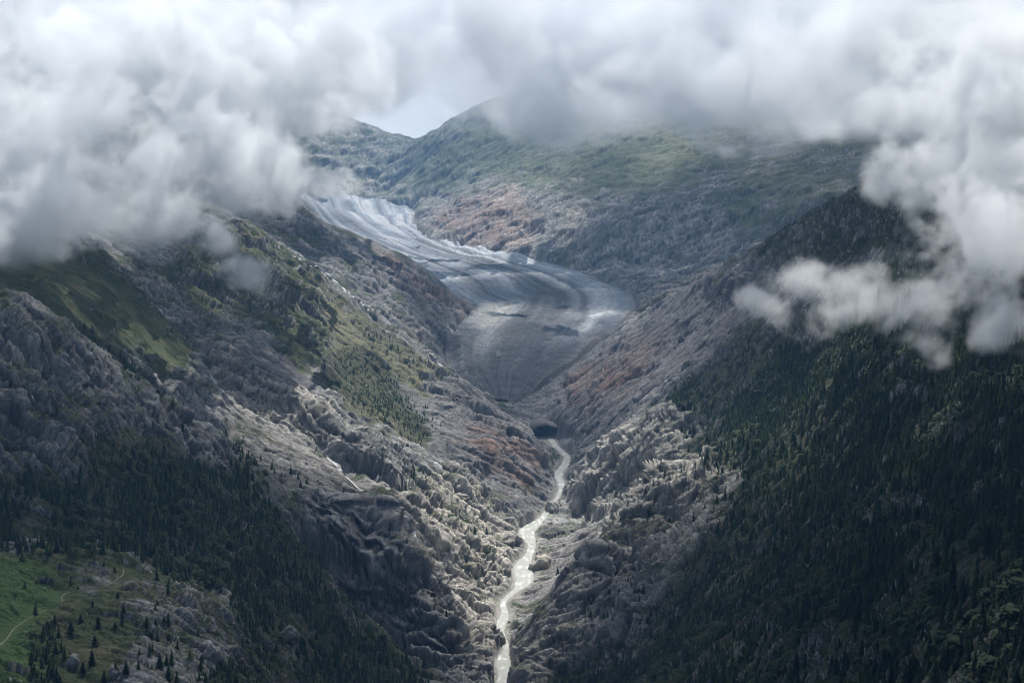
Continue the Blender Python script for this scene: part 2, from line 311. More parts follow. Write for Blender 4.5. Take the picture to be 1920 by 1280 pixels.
FORESTS = [(F_CREST,.9,(2200,3650)),(F_RIGHT,1.0,(700,3150)),(F_LEFT,1.0,(1150,2300)),(F_DSUN,.85,(2850,3500)),(F_STRIP,1.0,(2100,2560)),(F_GULLY,.7,(2250,2500)),(F_STREAM,.7,(3200,3600)),(F_TALUS,.5,(2150,2600)),
 ([(1230,755),(1300,750),(1330,790),(1290,860),(1400,900),(1330,1030),(1250,1130),(1180,1000),(1200,870)],.22,(2100,3000)),
 ([(1120,1100),(1250,1100),(1250,1240),(1090,1260)],.35,(1700,2300)),
 ([(560,940),(700,940),(780,1060),(860,1190),(900,1290),(700,1200),(600,1060)],.12,(1950,2450)),
 ([(0,600),(130,650),(400,850),(460,900),(200,830),(0,850)],.05,(1850,2200)),
 ([(820,960),(850,960),(960,1060),(955,1085),(880,1040)],.35,(2400,2900)),
 ([(700,800),(800,850),(790,920),(740,930)],.4,(2500,2900)),
 ([(1060,1075),(1200,1060),(1130,1090),(1050,1095)],.4,(2300,2560)),
 (P_MEADOW,.012,(1150,1620)),([(300,1070),(430,1110),(440,1190),(330,1330),(240,1330),(270,1200)],.16,(1200,1640)),([(60,1190),(110,1180),(130,1300),(60,1320)],.9,(1150,1480))]
R_CLEAR = [([(1330,700),(1380,690),(1420,720),(1340,745)],.75),([(1500,640),(1560,625),(1545,660),(1500,680)],.7),([(1260,880),(1300,900),(1330,930),(1290,1000),(1250,1000)],.7),
 ([(1700,1020),(1770,1010),(1780,1110),(1700,1130)],.75),([(1770,1015),(1900,1040),(1890,1120),(1780,1110)],.8),([(1540,1180),(1620,1170),(1640,1290),(1480,1300)],.85),([(1440,830),(1520,800),(1510,880),(1450,900)],.8),
 ([(1560,395),(1650,375),(1700,400),(1660,450),(1550,470)],.55),
 ([(30,960),(100,950),(115,1010),(30,1020)],.95),([(510,870),(555,900),(560,940),(510,930)],.95),([(370,1200),(420,1200),(430,1245),(370,1250)],.8),([(500,1160),(560,1155),(600,1210),(520,1230)],.7),([(520,1060),(560,1060),(550,1110),(515,1110)],.6),([(170,840),(240,840),(230,960),(160,980)],.5)]

STREAMS = [([(376,668),(381,682),(388,697),(396,710),(401,722),(407,738)], 7, 'narrow white waterfall between the grassy slope and the grey cliff'),
 ([(600,850),(622,872),(640,888),(655,902),(668,914),(676,922)], 5, 'white stream running down the pale boulder slope'),
 ([(735,962),(750,975),(758,988),(764,1000),(768,1012)], 5, 'thin waterfall dropping beside the sunlit ridge'),
 ([(543,482),(556,492),(580,503),(604,512),(622,528),(640,545),(655,560),(670,572),(684,584),(697,601)], 4.5, 'long white mountain stream in the side valley below the red ridge'),
 ([(786,652),(800,662),(806,674),(816,682),(826,690)], 5, 'short white stream beside the glacier edge')]
PATHS = [([(0,1211),(12,1199),(23,1182),(37,1171),(54,1160),(71,1151),(89,1143)], 1.0, (.27,.25,.19), 'pale trodden footpath crossing the meadow'),
 ([(117,1128),(115,1120),(122,1113),(150,1108),(195,1102),(213,1092),(230,1079),(232,1068)], 1.0, (.24,.22,.15), 'faint footpath over the grassy knoll')]
def along(pts, gap):
    pp = []
    for a, b in zip(pts[:-1], pts[1:]):
        k = max(2, int(math.dist(a, b) / gap)); pp += [(a[0] + (b[0] - a[0]) * q / k, a[1] + (b[1] - a[1]) * q / k) for q in range(k)]
    return pp + [pts[-1]]
# ------------------------------------------------------------------ terrain mesh
def ridged(x, y, z, seed): return 1 - 2.2 * np.abs(perlin(x, y, z, seed))
nu = int(1480 * Q)
segs = [(math.log(380), math.log(900), .0045), (math.log(900), math.log(1250), .0022), (math.log(1250), math.log(3600), .00105), (math.log(3600), math.log(5000), .0014), (math.log(5000), math.log(9900), .0016), (math.log(9900), math.log(13000), .006)]
vv = np.concatenate([np.arange(a, b, s / Q) for a, b, s in segs] + [[V1]])
uu = np.linspace(U0, U1, nu); nv = len(vv)
u2, v2 = np.meshgrid(uu, vv)
T = base_t(u2, v2); Yg = np.exp(v2)
BP = np.stack([u2 * Yg, Yg, T * Yg], -1)
def grid_normals(P):
    a = np.empty_like(P); b = np.empty_like(P)
    a[:, 1:-1] = P[:, 2:] - P[:, :-2]; a[:, 0] = P[:, 1] - P[:, 0]; a[:, -1] = P[:, -1] - P[:, -2]
    b[1:-1] = P[2:] - P[:-2]; b[0] = P[1] - P[0]; b[-1] = P[-1] - P[-2]
    n = np.cross(a, b); return n / np.maximum(np.linalg.norm(n, axis=-1, keepdims=True), 1e-9)
BN = grid_normals(BP)
X3 = [BP[..., k].astype('f4') for k in range(3)]
px0, py0 = proj(BP)
w1 = fbm(X3[0] / 90, X3[1] / 90, X3[2] / 90, 4, 7); w2 = fbm(X3[0] / 90, X3[1] / 90, X3[2] / 90, 4, 17)
jit = 30 * np.clip(2600 / Yg, .5, 1.4)
pxm, pym = px0 + w1 * jit, py0 + w2 * jit * .6
Rk = cover([(P_FARGREEN,.8,(5000,12000)),(P_FARRIGHT,.8,(4600,9000)),(P_FARCLIFF,.9,(4600,7500)),(P_REDFAR,.9,(5500,8000)),(P_FARLEFT,1.0,(7500,12000)),
            (P_ESLOPE,.8,(3700,4600)),(P_REDE,1.2,(4000,4700)),(P_BFACE,1.0,(1800,2320)),(P_SLOPEC,.3,(2300,2950)),(P_DUP,.9,(2600,3800)),(P_DSUN,.5,(2800,3650)),
            (P_CLIFFD,1.25,(2500,3000)),(P_CLIFF2,1.25,(2500,2950)),(P_PURPLE,.75,(2700,3650)),(P_F1,1.15,(1800,2450)),(P_F1SUN,1.1,(1950,2600)),(P_GORGELEFT,1.2,(2380,3000)),(P_K,1.25,(1750,3150)),
            (F_RIGHT,.5,(700,3000)),(F_LEFT,.4,(1200,2300)),(P_SCREE,.42,(2900,4100)),(P_CRESTROCK,.8,(3000,4100)),(P_BANK,.35,(2250,2850)),(P_FAN,.12,(2700,3100)),(P_STREAK,.15,(2800,3400)),(P_TALUS,.45,(2280,2700)),(P_MEADOW,.45,(900,1700)),
            ([(300,1080),(430,1110),(430,1190),(330,1330),(200,1330),(260,1180)],.7,(1150,1640))], pxm, pym, Yg, 12, .7)
# river and glacier corridors stay calm
rv = unproj([r[0] for r in RIVER], [r[1] for r in RIVER], [r[2] for r in RIVER]); rw = np.array([r[3] * (.5 if r[1] < 960 else .68 if r[3] > 33 else .52) / 3200 * r[2] for r in RIVER])
def poly_dist(X, Y, L):
    d = np.full(X.shape, 1e9, 'f4'); zz = np.zeros(X.shape, 'f4'); kk = np.zeros(X.shape, 'f4')
    for q in range(len(L) - 1):
        a, b = L[q], L[q + 1]; ab = b - a
        h = np.clip(((X - a[0]) * ab[0] + (Y - a[1]) * ab[1]) / (ab[0] ** 2 + ab[1] ** 2), 0, 1)
        dd = np.hypot(X - a[0] - h * ab[0], Y - a[1] - h * ab[1]); s = dd < d
        d = np.where(s, dd, d); zz = np.where(s, a[2] + h * ab[2], zz); kk = np.where(s, q + h, kk)
    return d, zz, kk
near = (np.abs(u2) < .12) & (Yg < 3700) & (Yg > 1500)
rd = np.full(u2.shape, 1e4, 'f4'); rz = np.zeros(u2.shape, 'f4'); rk_ = np.zeros(u2.shape, 'f4')
rd[near], rz[near], rk_[near] = poly_dist(BP[..., 0][near], BP[..., 1][near], rv)
rwid = np.interp(rk_, np.arange(len(rw)), rw) * .5
GL = [((500,366,8900),(620,372,8800),(728,383,8500)),((545,378,7900),(650,388,7900),(784,401,7800)),((590,408,6800),(690,420,7000),(777,429,7200)),((640,450,6000),(745,450,6400),(802,457,6600)),
      ((720,488,5500),(820,478,5850),(872,469,6200)),((790,524,5050),(900,505,5400),(1002,494,5550)),((850,558,4720),(970,535,4950),(1102,509,5220)),((892,578,4480),(1020,560,4650),(1175,545,4850)),
      ((872,603,4350),(1010,595,4380),(1197,580,4560)),((848,632,4180),(985,630,4180),(1152,628,4230)),((832,668,4010),(965,665,4020),(1082,682,3960)),((845,708,3860),(950,705,3860),(1012,728,3790)),((900,750,3720),(945,755,3690),(957,768,3640))]
GLp = [np.array([unproj(*s[k]) for s in GL]) for k in range(3)]
P_GLAC = [(s[0][0], s[0][1]) for s in GL[:-1]] + [(915,738),(948,742)] + [(s[2][0], s[2][1]) for s in GL[-2::-1]]
glm = cover([(P_GLAC, 1.0, (3600, 9300), 6)], px0, py0, Yg)
calm = sstep(rwid * .95, rwid + 13, rd) * (1 - glm)
def base_hit(px, py):
    a = (px - 960) / 3200; b = (640 - py) / 3200; u = a / (CP + b * SP); t = (-SP + b * CP) / (CP + b * SP); j = int(round((u - U0) / (U1 - U0) * (nu - 1)))
    i0 = np.searchsorted(vv, math.log(700)); k = np.nonzero(T[i0:, j] >= t)[0]; return BP[i0 + k[0], j]
sdist = np.full(u2.shape, 1e4, 'f4')
for pts, wdt, *_r in STREAMS + PATHS:
    L = np.array([base_hit(*p) for p in along(pts, 4)]); q = (np.abs(BP[..., 0] - L[:, 0].mean()) < np.ptp(L[:, 0]) + 80) & (np.abs(Yg - L[:, 1].mean()) < np.ptp(L[:, 1]) + 80)
    sdist[q] = np.minimum(sdist[q], poly_dist(BP[..., 0][q], BP[..., 1][q], L)[0] - wdt * .5)
amp = Rk * (.06 + .94 * calm) * (.1 + .9 * sstep(0, 20, sdist))
X, Yy, Z = X3
wx, wy = X + w1 * 14, Yy + w2 * 14
# broad ribs and gullies, then blocks and cracks; steep rock is fluted vertically (z stretched)
side = np.sign(X) * sstep(40, 250, np.abs(X - 20)).astype('f4')
gul = ridged((Yy + side * -.3 * X + 30 * w1) / 125, X / 620, Z * 0, 20) + .55 * ridged((Yy + side * -.3 * X + 22 * w2) / 52, X / 300, Z * 0, 19)
disp = 7 * gul * np.abs(side) + 8 * ridged(wx / 240, wy / 240, Z / 420, 21) + 13 * (.25 - np.abs(perlin(wx / 105, wy / 105, Z / 170, 22))) * (1 + .6 * w1)
steep = sstep(.86, .6, BN[..., 2]).astype('f4')
cc_ = Yy - side * .3 * X + 16 * w1                          # along the hillside; ribs, slabs and joints are longer down the fall line than across it
r3 = ridged(cc_ / 46, X / 150 + .3 * w2, Z / 120, 23); disp += 7 * r3 + 5 * (.2 - np.abs(perlin(wx / 50 + 7, wy / 50, Z / 70, 28)))
r4 = ridged(cc_ / 17, X / 52, Z / 42, 24); disp += 1.6 * r4 * (.6 + .5 * r3)
b1, j1 = blocks(cc_ / 42 + .3 * w2, X / 190 + .2 * w1, Z / 150, 61); b2, j2 = blocks(cc_ / 15 + .12 * w1, X / 62, Z / 50, 62); b3, j3 = blocks(cc_ / 5.5 + .1 * w2, X / 20, Z / 17, 63)
slab = (1 - .45 * sstep(4300, 6000, Yg).astype('f4')) * (.65 + .75 * sstep(-.3, .45, fbm(X / 130, Yy / 130, Z / 130, 3, 64)))
disp += slab * (10 * b1 - 5 * sstep(.12, .0, j1) + 7 * b2 - 3.6 * sstep(.14, 0, j2) + 4.2 * b3 - 2 * sstep(.15, 0, j3))
r5 = ridged(wx / 8.5, wy / 8.5, Z / (9 + 14 * steep), 25); disp += 1.3 * r5
r6 = perlin(X / 4.2, Yy / 4.2, Z / 5.5, 26); disp += 1.7 * r6 + 1.7 * ridged(X / 2.6, Yy / 2.6, Z / 4, 27)
far = sstep(4300, 6000, Yg).astype('f4')
disp += far * 14 * (ridged(wx / 160, wy / 160, Z / 160, 31) + .6 * ridged(wx / 60, wy / 60, Z / 90, 32))
disp = disp * amp - 4 * amp
DP = BP + BN * disp[..., None]
h1 = (DP[..., 2].astype('f4') + .22 * X + 46 * w1 + 14 * w2) / 96; h2 = (DP[..., 2].astype('f4') - .15 * X + 22 * w2 + 10 * r3) / 27
def stair(h, a, b):
    f = h - np.floor(h); return sstep(a, b, f) - f
pat1 = sstep(-.25, .25, fbm(X / 170, Yy / 170, Z / 170, 3, 36)); pat2 = sstep(-.2, .3, fbm(X / 80, Yy / 80, Z / 80, 3, 37))
DP[..., 2] += amp * (28 * pat1 * stair(h1, .38, .62) + 4 * pat2 * stair(h2, .3, .7)) * (1 - .5 * far)
# keep the stream bed open
bed = rz - 2.5
DP[..., 2] = np.where(rd < rwid + 6, np.minimum(DP[..., 2], bed + np.maximum(0, rd - rwid) * .6), DP[..., 2])
DP[..., 2] -= glm * 10
cvm = cover([([(996,802),(1010,792),(1040,793),(1072,806),(1092,830),(1080,850),(1010,838),(996,822)], 1.0, (3380, 3760), 5)], px0, py0, Yg)
cvz = np.interp(Yg, [3450, 3540, 3620, 3700], [-552, -549, -547, -545])
DP[..., 2] = DP[..., 2] * (1 - cvm * (Yg < 3625)) + np.minimum(DP[..., 2], cvz) * cvm * (Yg < 3625)
N3 = grid_normals(DP)
# ---- surface colour = land cover, plus crevice shade painted into the rock
green = cover([(P_FARGREEN,.72,(5000,12000),25),(P_FARRIGHT,.5,(4600,9000),25),(P_FARLEFT,.42,(7500,12000)),(P_FARCLIFF,.18,(4600,7500)),(P_REDFAR,.1,(5500,8000)),(P_ESLOPE,.32,(3700,4600)),(P_REDE,.0,(4000,4700)),
            (P_BFACE,.42,(1800,2320)),(P_SLOPEC,1.0,(2300,2950)),(P_DUP,.85,(2600,3800)),(P_DSUN,.85,(2800,3650)),(P_CLIFFD,.1,(2500,3000)),(P_CLIFF2,.15,(2500,2950)),(P_PURPLE,.1,(2700,3650)),
            (P_F1,.15,(1800,2450)),(P_F1SUN,.3,(1950,2600)),(P_GORGELEFT,.35,(2380,3000)),(P_K,.25,(1750,3150)),(F_RIGHT,.55,(700,3150)),(F_LEFT,.6,(1200,2300)),(F_CREST,.8,(2200,3650)),(P_SCREE,.03,(2900,4100)),(P_CRESTROCK,.25,(3000,4100)),
            (P_BANK,.25,(2250,2850)),(P_FAN,.0,(2700,3100)),(P_STREAK,.0,(2800,3400)),(P_TALUS,.15,(2280,2700)),(P_MEADOW,.95,(900,1700)),([(110,1080),(200,1060),(320,1100),(420,1110),(430,1190),(300,1330),(180,1330),(250,1180)],.5,(900,1700))], pxm, pym, Yg, 14, .35)
scree = cover([(P_SCREE,1,(2900,4200)),(P_FAN,1,(2700,3100)),(P_STREAK,1,(2800,3400)),(P_PURPLE,.6,(2700,3650)),(P_ESLOPE,.6,(3700,4600)),(P_TALUS,.35,(2280,2700)),(P_BANK,.7,(2250,2850)),
            ([(1560,430),(1720,300),(1760,310),(1600,430),(1500,470)],.8,(4600,7000)),([(900,350),(1000,290),(1060,270),(960,340),(900,370)],.7,(6000,9000))], pxm, pym, Yg, 12)
red = cover([(P_REDE,1,(4000,4700)),(P_REDW,.9,(2700,3400)),(P_REDFAR,.8,(5500,8000)),([(1040,720),(1200,640),(1260,640),(1200,720),(1100,790)],.75,(3000,4000)),([(1180,540),(1320,520),(1240,560)],.4,(4000,5000)),([(700,580),(780,620),(830,660),(780,650)],.6,(3700,4200)),
            ([(620,760),(720,830),(620,830)],.0)], pxm, pym, Yg, 12)
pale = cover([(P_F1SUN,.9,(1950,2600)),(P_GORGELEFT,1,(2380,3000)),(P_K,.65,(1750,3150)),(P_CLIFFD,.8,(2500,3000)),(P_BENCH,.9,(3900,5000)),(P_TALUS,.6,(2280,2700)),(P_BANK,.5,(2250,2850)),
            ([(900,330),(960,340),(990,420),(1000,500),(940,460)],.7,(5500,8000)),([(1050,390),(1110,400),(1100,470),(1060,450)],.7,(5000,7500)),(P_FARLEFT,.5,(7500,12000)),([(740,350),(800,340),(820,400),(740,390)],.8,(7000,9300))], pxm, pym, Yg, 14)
forest = cover([(f[0], min(1, f[1]), f[2]) for f in FORESTS[:9]], pxm, pym, Yg, 10)
n1 = fbm(X / 60, Yy / 60, Z / 60, 4, 41); n2 = fbm(X / 9, Yy / 9, Z / 14, 3, 51); n3 = perlin(X / 2.6, Yy / 2.6, Z / 2.6, 61)
def lerp(a, b, t): return a + (np.asarray(b, 'f4') - a) * t[..., None]
rock = np.empty(DP.shape, 'f4'); rock[:] = (.235, .233, .228)
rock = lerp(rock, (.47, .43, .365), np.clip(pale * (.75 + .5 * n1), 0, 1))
crk_shade = np.maximum(sstep(.55, .95, ridged(X / 13 + w1, Yy / 13, Z / 30, 62)), .8 * sstep(.6, 1, ridged(X / 5.5, Yy / 5.5 + w2, Z / 13, 63)))
rock = lerp(rock, (.105, .10, .103), sstep(.0, .6, n1 + .5 * n2) * .65)
rock = lerp(rock, (.43, .405, .36), sstep(.15, .6, n2 - .2 * n1) * .38)
rock = lerp(rock, (.15, .143, .144), np.clip(scree, 0, 1) * .85)
rock = lerp(rock, (.29, .17, .125), np.clip(red * (.7 + n1 + .4 * n2), 0, 1) * .8)
rock = lerp(rock, (.055, .055, .058), np.clip(crk_shade * .5 + .6 * sstep(.1, .0, j2) + .45 * sstep(.12, 0, j3) + .5 * sstep(.08, 0, j1), 0, 1) * .75)  # crevice shade painted into the rock colour along cracks and joints
rock *= (1 + .4 * n2 + .3 * n3 + 0.4 * b2 + .4 * b3)[..., None]
nz = N3[..., 2]
gz = np.clip(green * 1.15 - .15 + .55 * n1 + .3 * n2, 0, 1) * sstep(.34, .66, nz + .12 * n2 + .25 * (green - .5))
gz = sstep(.16, .5, gz)
grass = np.empty(DP.shape, 'f4'); grass[:] = (.056, .068, .034)
grass = lerp(grass, (.11, .098, .056), sstep(-.1, .6, fbm(X / 34, Yy / 34, Z / 34, 4, 71)) * .75)
grass = lerp(grass, (.035, .055, .018), sstep(0, .5, n2) * .7)
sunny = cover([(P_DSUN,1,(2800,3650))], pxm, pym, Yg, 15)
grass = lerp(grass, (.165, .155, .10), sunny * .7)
lush = cover([([(-400,1040),(60,1055),(105,1075),(120,1110),(90,1160),(100,1230),(60,1330),(-400,1400)],1.0,(900,1700))], pxm, pym, Yg, 12)
grass = lerp(grass, (.05, .095, .028), lush * .8)
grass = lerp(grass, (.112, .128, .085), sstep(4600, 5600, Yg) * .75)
grass *= (1 + .25 * n3)[..., None]
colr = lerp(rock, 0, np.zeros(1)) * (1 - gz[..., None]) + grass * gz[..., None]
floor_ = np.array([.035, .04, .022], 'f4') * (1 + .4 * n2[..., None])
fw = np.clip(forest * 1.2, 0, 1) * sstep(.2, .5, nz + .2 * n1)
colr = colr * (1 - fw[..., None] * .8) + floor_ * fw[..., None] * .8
wet = sstep(9, 0, rd - rwid) * (rd < 100)
colr = lerp(colr, (.27, .26, .235), sstep(16, 2, rd - rwid + 6 * n2) * (rd < 100) * .75)
colr = lerp(colr, (.13, .125, .115), sstep(3, 0, rd - rwid) * (rd < 100) * .6)
colr = np.clip(colr, .008, .7)

# ------------------------------------------------------------------ materials
def mat(name, rough=.9):
    m = bpy.data.materials.new(name); m.use_nodes = True
    b = m.node_tree.nodes['Principled BSDF']; b.inputs['Roughness'].default_value = rough; b.inputs['Specular IOR Level'].default_value = .15
    return m, m.node_tree, b
def nd(nt, kind, **kw):
    n = nt.nodes.new(kind)
    for k, v in kw.items():
        if hasattr(n, k): setattr(n, k, v)
        else: n.inputs[k].default_value = v
    return n
def attr_material(name, rough=.92, scale=.5, lo=.7, hi=1.3, bump=.6, dist=1.2):
    m, nt, b = mat(name, rough); L = nt.links.new
    a = nd(nt, 'ShaderNodeAttribute'); a.attribute_name = 'cover'
    tc = nd(nt, 'ShaderNodeTexCoord')
    n = nd(nt, 'ShaderNodeTexNoise'); n.inputs['Scale'].default_value = scale; n.inputs['Detail'].default_value = 3; n.inputs['Roughness'].default_value = .65
    L(tc.outputs['Object'], n.inputs['Vector'])
    mr = nd(nt, 'ShaderNodeMapRange'); mr.inputs['From Min'].default_value = .3; mr.inputs['From Max'].default_value = .7; mr.inputs['To Min'].default_value = lo; mr.inputs['To Max'].default_value = hi
    L(n.outputs['Fac'], mr.inputs['Value'])
    mx = nd(nt, 'ShaderNodeVectorMath'); mx.operation = 'SCALE'; L(a.outputs['Color'], mx.inputs[0]); L(mr.outputs[0], mx.inputs['Scale'])
    L(mx.outputs[0], b.inputs['Base Color'])
    if bump:
        bp = nd(nt, 'ShaderNodeBump'); bp.inputs['Strength'].default_value = bump; bp.inputs['Distance'].default_value = dist
        L(n.outputs['Fac'], bp.inputs['Height']); L(bp.outputs[0], b.inputs['Normal'])
    return m
def mesh_obj(name, verts, faces, material, color=None, smooth=False, parent=None, **props):
    me = bpy.data.meshes.new(name); verts = np.asarray(verts, 'f4').reshape(-1, 3)
    faces = np.asarray(faces); k = faces.shape[1]
    me.vertices.add(len(verts)); me.vertices.foreach_set('co', verts.ravel())
    me.loops.add(faces.size); me.loops.foreach_set('vertex_index', faces.astype('i4').ravel())
    me.polygons.add(len(faces)); me.polygons.foreach_set('loop_start', np.arange(0, faces.size, k, dtype='i4'))
    if smooth: me.polygons.foreach_set('use_smooth', np.ones(len(faces), bool))
    if color is not None:
        a = me.attributes.new('cover', 'FLOAT_COLOR', 'POINT'); c = np.ones((len(verts), 4), 'f4'); c[:, :3] = color.reshape(-1, 3); a.data.foreach_set('color', c.ravel())
    me.update(); me.materials.append(material)
    o = bpy.data.objects.new(name, me); COL.objects.link(o)
    if parent: o.parent = parent
    for a, b in props.items(): o[a] = b
    return o
def grid_faces(r, c):
    i = np.arange(r * c, dtype='i4').reshape(r, c)
    return np.stack([i[:-1, :-1], i[:-1, 1:], i[1:, 1:], i[1:, :-1]], -1).reshape(-1, 4)
M_TERRAIN = attr_material('mountain_ground', .93, .45, .62, 1.38, .8, 1.4)
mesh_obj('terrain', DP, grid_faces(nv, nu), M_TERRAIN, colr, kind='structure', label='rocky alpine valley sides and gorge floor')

# ground queries: first surface point seen along a sight line; height under a plan position
TT = DP[..., 2] / DP[..., 1]
def hit(px, py):
    a = (px - 960) / 3200; b = (640 - py) / 3200; u = a / (CP + b * SP); t = (-SP + b * CP) / (CP + b * SP)
    j = int(round(np.clip((u - U0) / (U1 - U0) * (nu - 1), 0, nu - 1)))
    c = TT[:, j]; i0 = np.searchsorted(vv, math.log(700)); k = np.nonzero(c[i0:] >= t)[0]
    i = i0 + (k[0] if len(k) else len(c) - i0 - 1)
    return Vector(DP[i, j])
def ground(x, y):
    x = np.asarray(x, 'f8'); y = np.asarray(y, 'f8')
    fi = np.interp(np.log(y), vv, np.arange(nv)); fj = np.clip((x / y - U0) / (U1 - U0) * (nu - 1), 0, nu - 1.001); fi = np.clip(fi, 0, nv - 1.001)
    i = fi.astype(int); j = fj.astype(int); a = fi - i; b = fj - j; Zg = DP[..., 2]
    return Zg[i, j] * (1-a) * (1-b) + Zg[i+1, j] * a * (1-b) + Zg[i, j+1] * (1-a) * b + Zg[i+1, j+1] * a * b

# ------------------------------------------------------------------ glacier
def spl(L, n):                      # Catmull-Rom through stations
    L = np.vstack([2 * L[0] - L[1], L, 2 * L[-1] - L[-2]]); m = len(L) - 3; t = np.linspace(0, m - 1e-6, n); k = t.astype(int); f = (t - k)[:, None]
    p0, p1, p2, p3 = L[k], L[k + 1], L[k + 2], L[k + 3]
    return .5 * (2 * p1 + (p2 - p0) * f + (2 * p0 - 5 * p1 + 4 * p2 - p3) * f ** 2 + (3 * p1 - p0 - 3 * p2 + p3) * f ** 3)
gl, gs = int(1100 * Q), int(420 * Q)
A, B, Cc = [spl(L[:, :2], gl) for L in GLp]
s = np.linspace(-.03, 1.03, gs)[None, :, None]
w_a = 2 * (s - .5) * (s - 1); w_b = 4 * s * (1 - s); w_c = 2 * s * (s - .5)
gxy = A[:, None] * w_a + B[:, None] * w_b + Cc[:, None] * w_c
gX, gY = gxy[..., 0], gxy[..., 1]
gz0 = base_t(gX / gY, np.log(gY)) * gY
S = np.broadcast_to(s[..., 0], gX.shape).astype('f4'); Lp = np.broadcast_to(np.linspace(0, 12, gl)[:, None], gX.shape).astype('f4')
edge = np.minimum(S, 1 - S)
wob = fbm(S * 3, Lp * .5, S * 0, 3, 81)
sw = S + .05 * wob + .012 * fbm(gX.astype('f4') / 50, gY.astype('f4') / 50, S * 0, 3, 82)
gx4, gy4 = gX.astype('f4'), gY.astype('f4')
band = fbm(sw * 11, Lp * .3, S * 0, 3, 91); fine = fbm(sw * 34, Lp * 1.1, S * 0, 3, 95)
cre = ridged(Lp * 9 + band * .8 + sw * 6, sw * 5, S * 0, 97); rough_ = fbm(gx4 / 22, gy4 / 22, S * 0, 4, 99)
gz0 = gz0 + 2 + 9 * sstep(-.03, .1, edge) + 9 * sstep(0, .5, edge) + 5 * band + 1.3 * fine + 3.2 * cre * sstep(.35, .0, edge) + 3.2 * rough_ * sstep(0, .1, edge) + 1.6 * cre * sstep(0, .08, edge)
gz0 -= 22 * sstep(.02, -.03, edge)
gz0 -= 9 * sstep(11.75, 12.0, Lp)
hf = lambda a, b, x: sstep(a, b, x)
ice = np.empty(gX.shape + (3,), 'f4'); ice[:] = (.235, .262, .30)
ice = lerp(ice, (.46, .47, .48), hf(.0, .35, band + .4 * fine) * .8)
ice = lerp(ice, (.11, .12, .14), hf(.0, .4, -band + .35 * fine) * .85)
def bell(c, w): return np.exp(-((sw - c) / w) ** 2)
mor = .8 * (bell(.75, .026) + bell(.52, .024) + bell(.37, .024) + bell(.26, .02)) * hf(3.0, 4.2, Lp) * hf(9.5, 8, Lp) + 1.2 * bell(.63, .06) * hf(2.6, 3.4, Lp) * hf(8.2, 6.8, Lp) + .8 * bell(.45, .025) * hf(3.2, 4.2, Lp) * hf(8, 6, Lp) + .7 * bell(.30, .07) * hf(1.2, 2.0, Lp) * hf(3.4, 2.8, Lp) + .5 * bell(.22, .03) * hf(4.5, 5, Lp)
ice = lerp(ice, (.06, .064, .072), np.clip(mor * (1.1 + .5 * fine), 0, 1) * .95)
low = hf(6.6, 8.8, Lp + 2.4 * (bell(.52, .2) - .45) + .5 * band)
low = np.clip(low * 1.25, 0, 1); low *= 1 - .55 * bell(.82, .14) * hf(10.2, 9.2, Lp) - .45 * bell(.24, .05) * hf(11, 10, Lp)
ice = lerp(ice, (.066, .068, .072), np.clip(low, 0, 1) * .95)
ice = lerp(ice, (.55, .53, .47), np.clip(bell(.14, .14) * hf(6.6, 7.0, Lp) * hf(8.9, 8.3, Lp) * (.4 + band + .6 * cre), 0, 1) * .8)
ice = lerp(ice, (.48, .50, .51), np.clip(bell(.83, .05) * hf(6.2, 7.0, Lp) * hf(9.4, 8.6, Lp) * (.5 + .8 * fine + .6 * cre), 0, 1) * .7)
ice = lerp(ice, (.50, .52, .54), np.clip((bell(.86, .05) * hf(2.4, 3.2, Lp) * hf(6.2, 5.2, Lp) + .8 * bell(.68, .04) * hf(3, 4, Lp) * hf(7.5, 6.5, Lp) + .7 * bell(.38, .05) * hf(3.5, 4.5, Lp) * hf(7, 6, Lp)) * (.6 + .9 * fine + .6 * band), 0, 1) * .85)
ice = lerp(ice, (.15, .14, .135), hf(.07, .0, edge + .03 * rough_) * .85)
ice = lerp(ice, (.5, .5, .49), hf(.45, .8, fine + .8 * rough_) * .18)
dirt = sstep(-.1, .6, .35 * fbm(gx4 / 140, gy4 / 140, S * 0, 4, 105) + .8 * band) * (.35 + .4 * hf(4, 8, Lp))
ice = lerp(ice, (.13, .135, .145), dirt)
ice *= .9
ice *= (1 + .22 * rough_ + .12 * cre)[..., None]
M_ICE = attr_material('glacier_ice', .9, .3, .75, 1.25, .5, 1.2)
mesh_obj('glacier', np.stack([gX, gY, gz0], -1), grid_faces(gl, gs), M_ICE, np.clip(ice, .02, .85), kind='structure', label='long curving glacier tongue with dark moraine bands')

# ------------------------------------------------------------------ river, side streams and path
def ribbon(pts, widths, nc, lift):
    pts = np.array(pts, 'f8'); n = len(pts); t = np.gradient(pts[:, :2], axis=0); t /= np.linalg.norm(t, axis=1, keepdims=True) + 1e-9
    side = np.stack([t[:, 1], -t[:, 0]], 1); k = np.linspace(-.5, .5, nc)
    xy = pts[:, None, :2] + side[:, None] * (k[None, :, None] * np.asarray(widths)[:, None, None])
    return xy, k
n = 420; rr = np.array(RIVER, 'f8'); ti = np.linspace(0, len(rr) - 1, n)
rp = spl(rv, n); rwd = np.interp(ti, np.arange(len(rw)), rw) * (1.02 + .22 * perlin(ti * 2.3, ti * 0, ti * 0, 5))
rxy, kk = ribbon(rp, rwd + 3, 13, 0)
rzz = np.minimum.accumulate(rp[:, 2])[:, None] + .8 * perlin(rxy[..., 0] / 9, rxy[..., 1] / 9, 0 * rxy[..., 0], 6) - 3.0 * (np.abs(kk) > .45)[None] + .3
foam = fbm(rxy[..., 0] / 7, rxy[..., 1] / 22, 0 * rxy[..., 0], 4, 8)
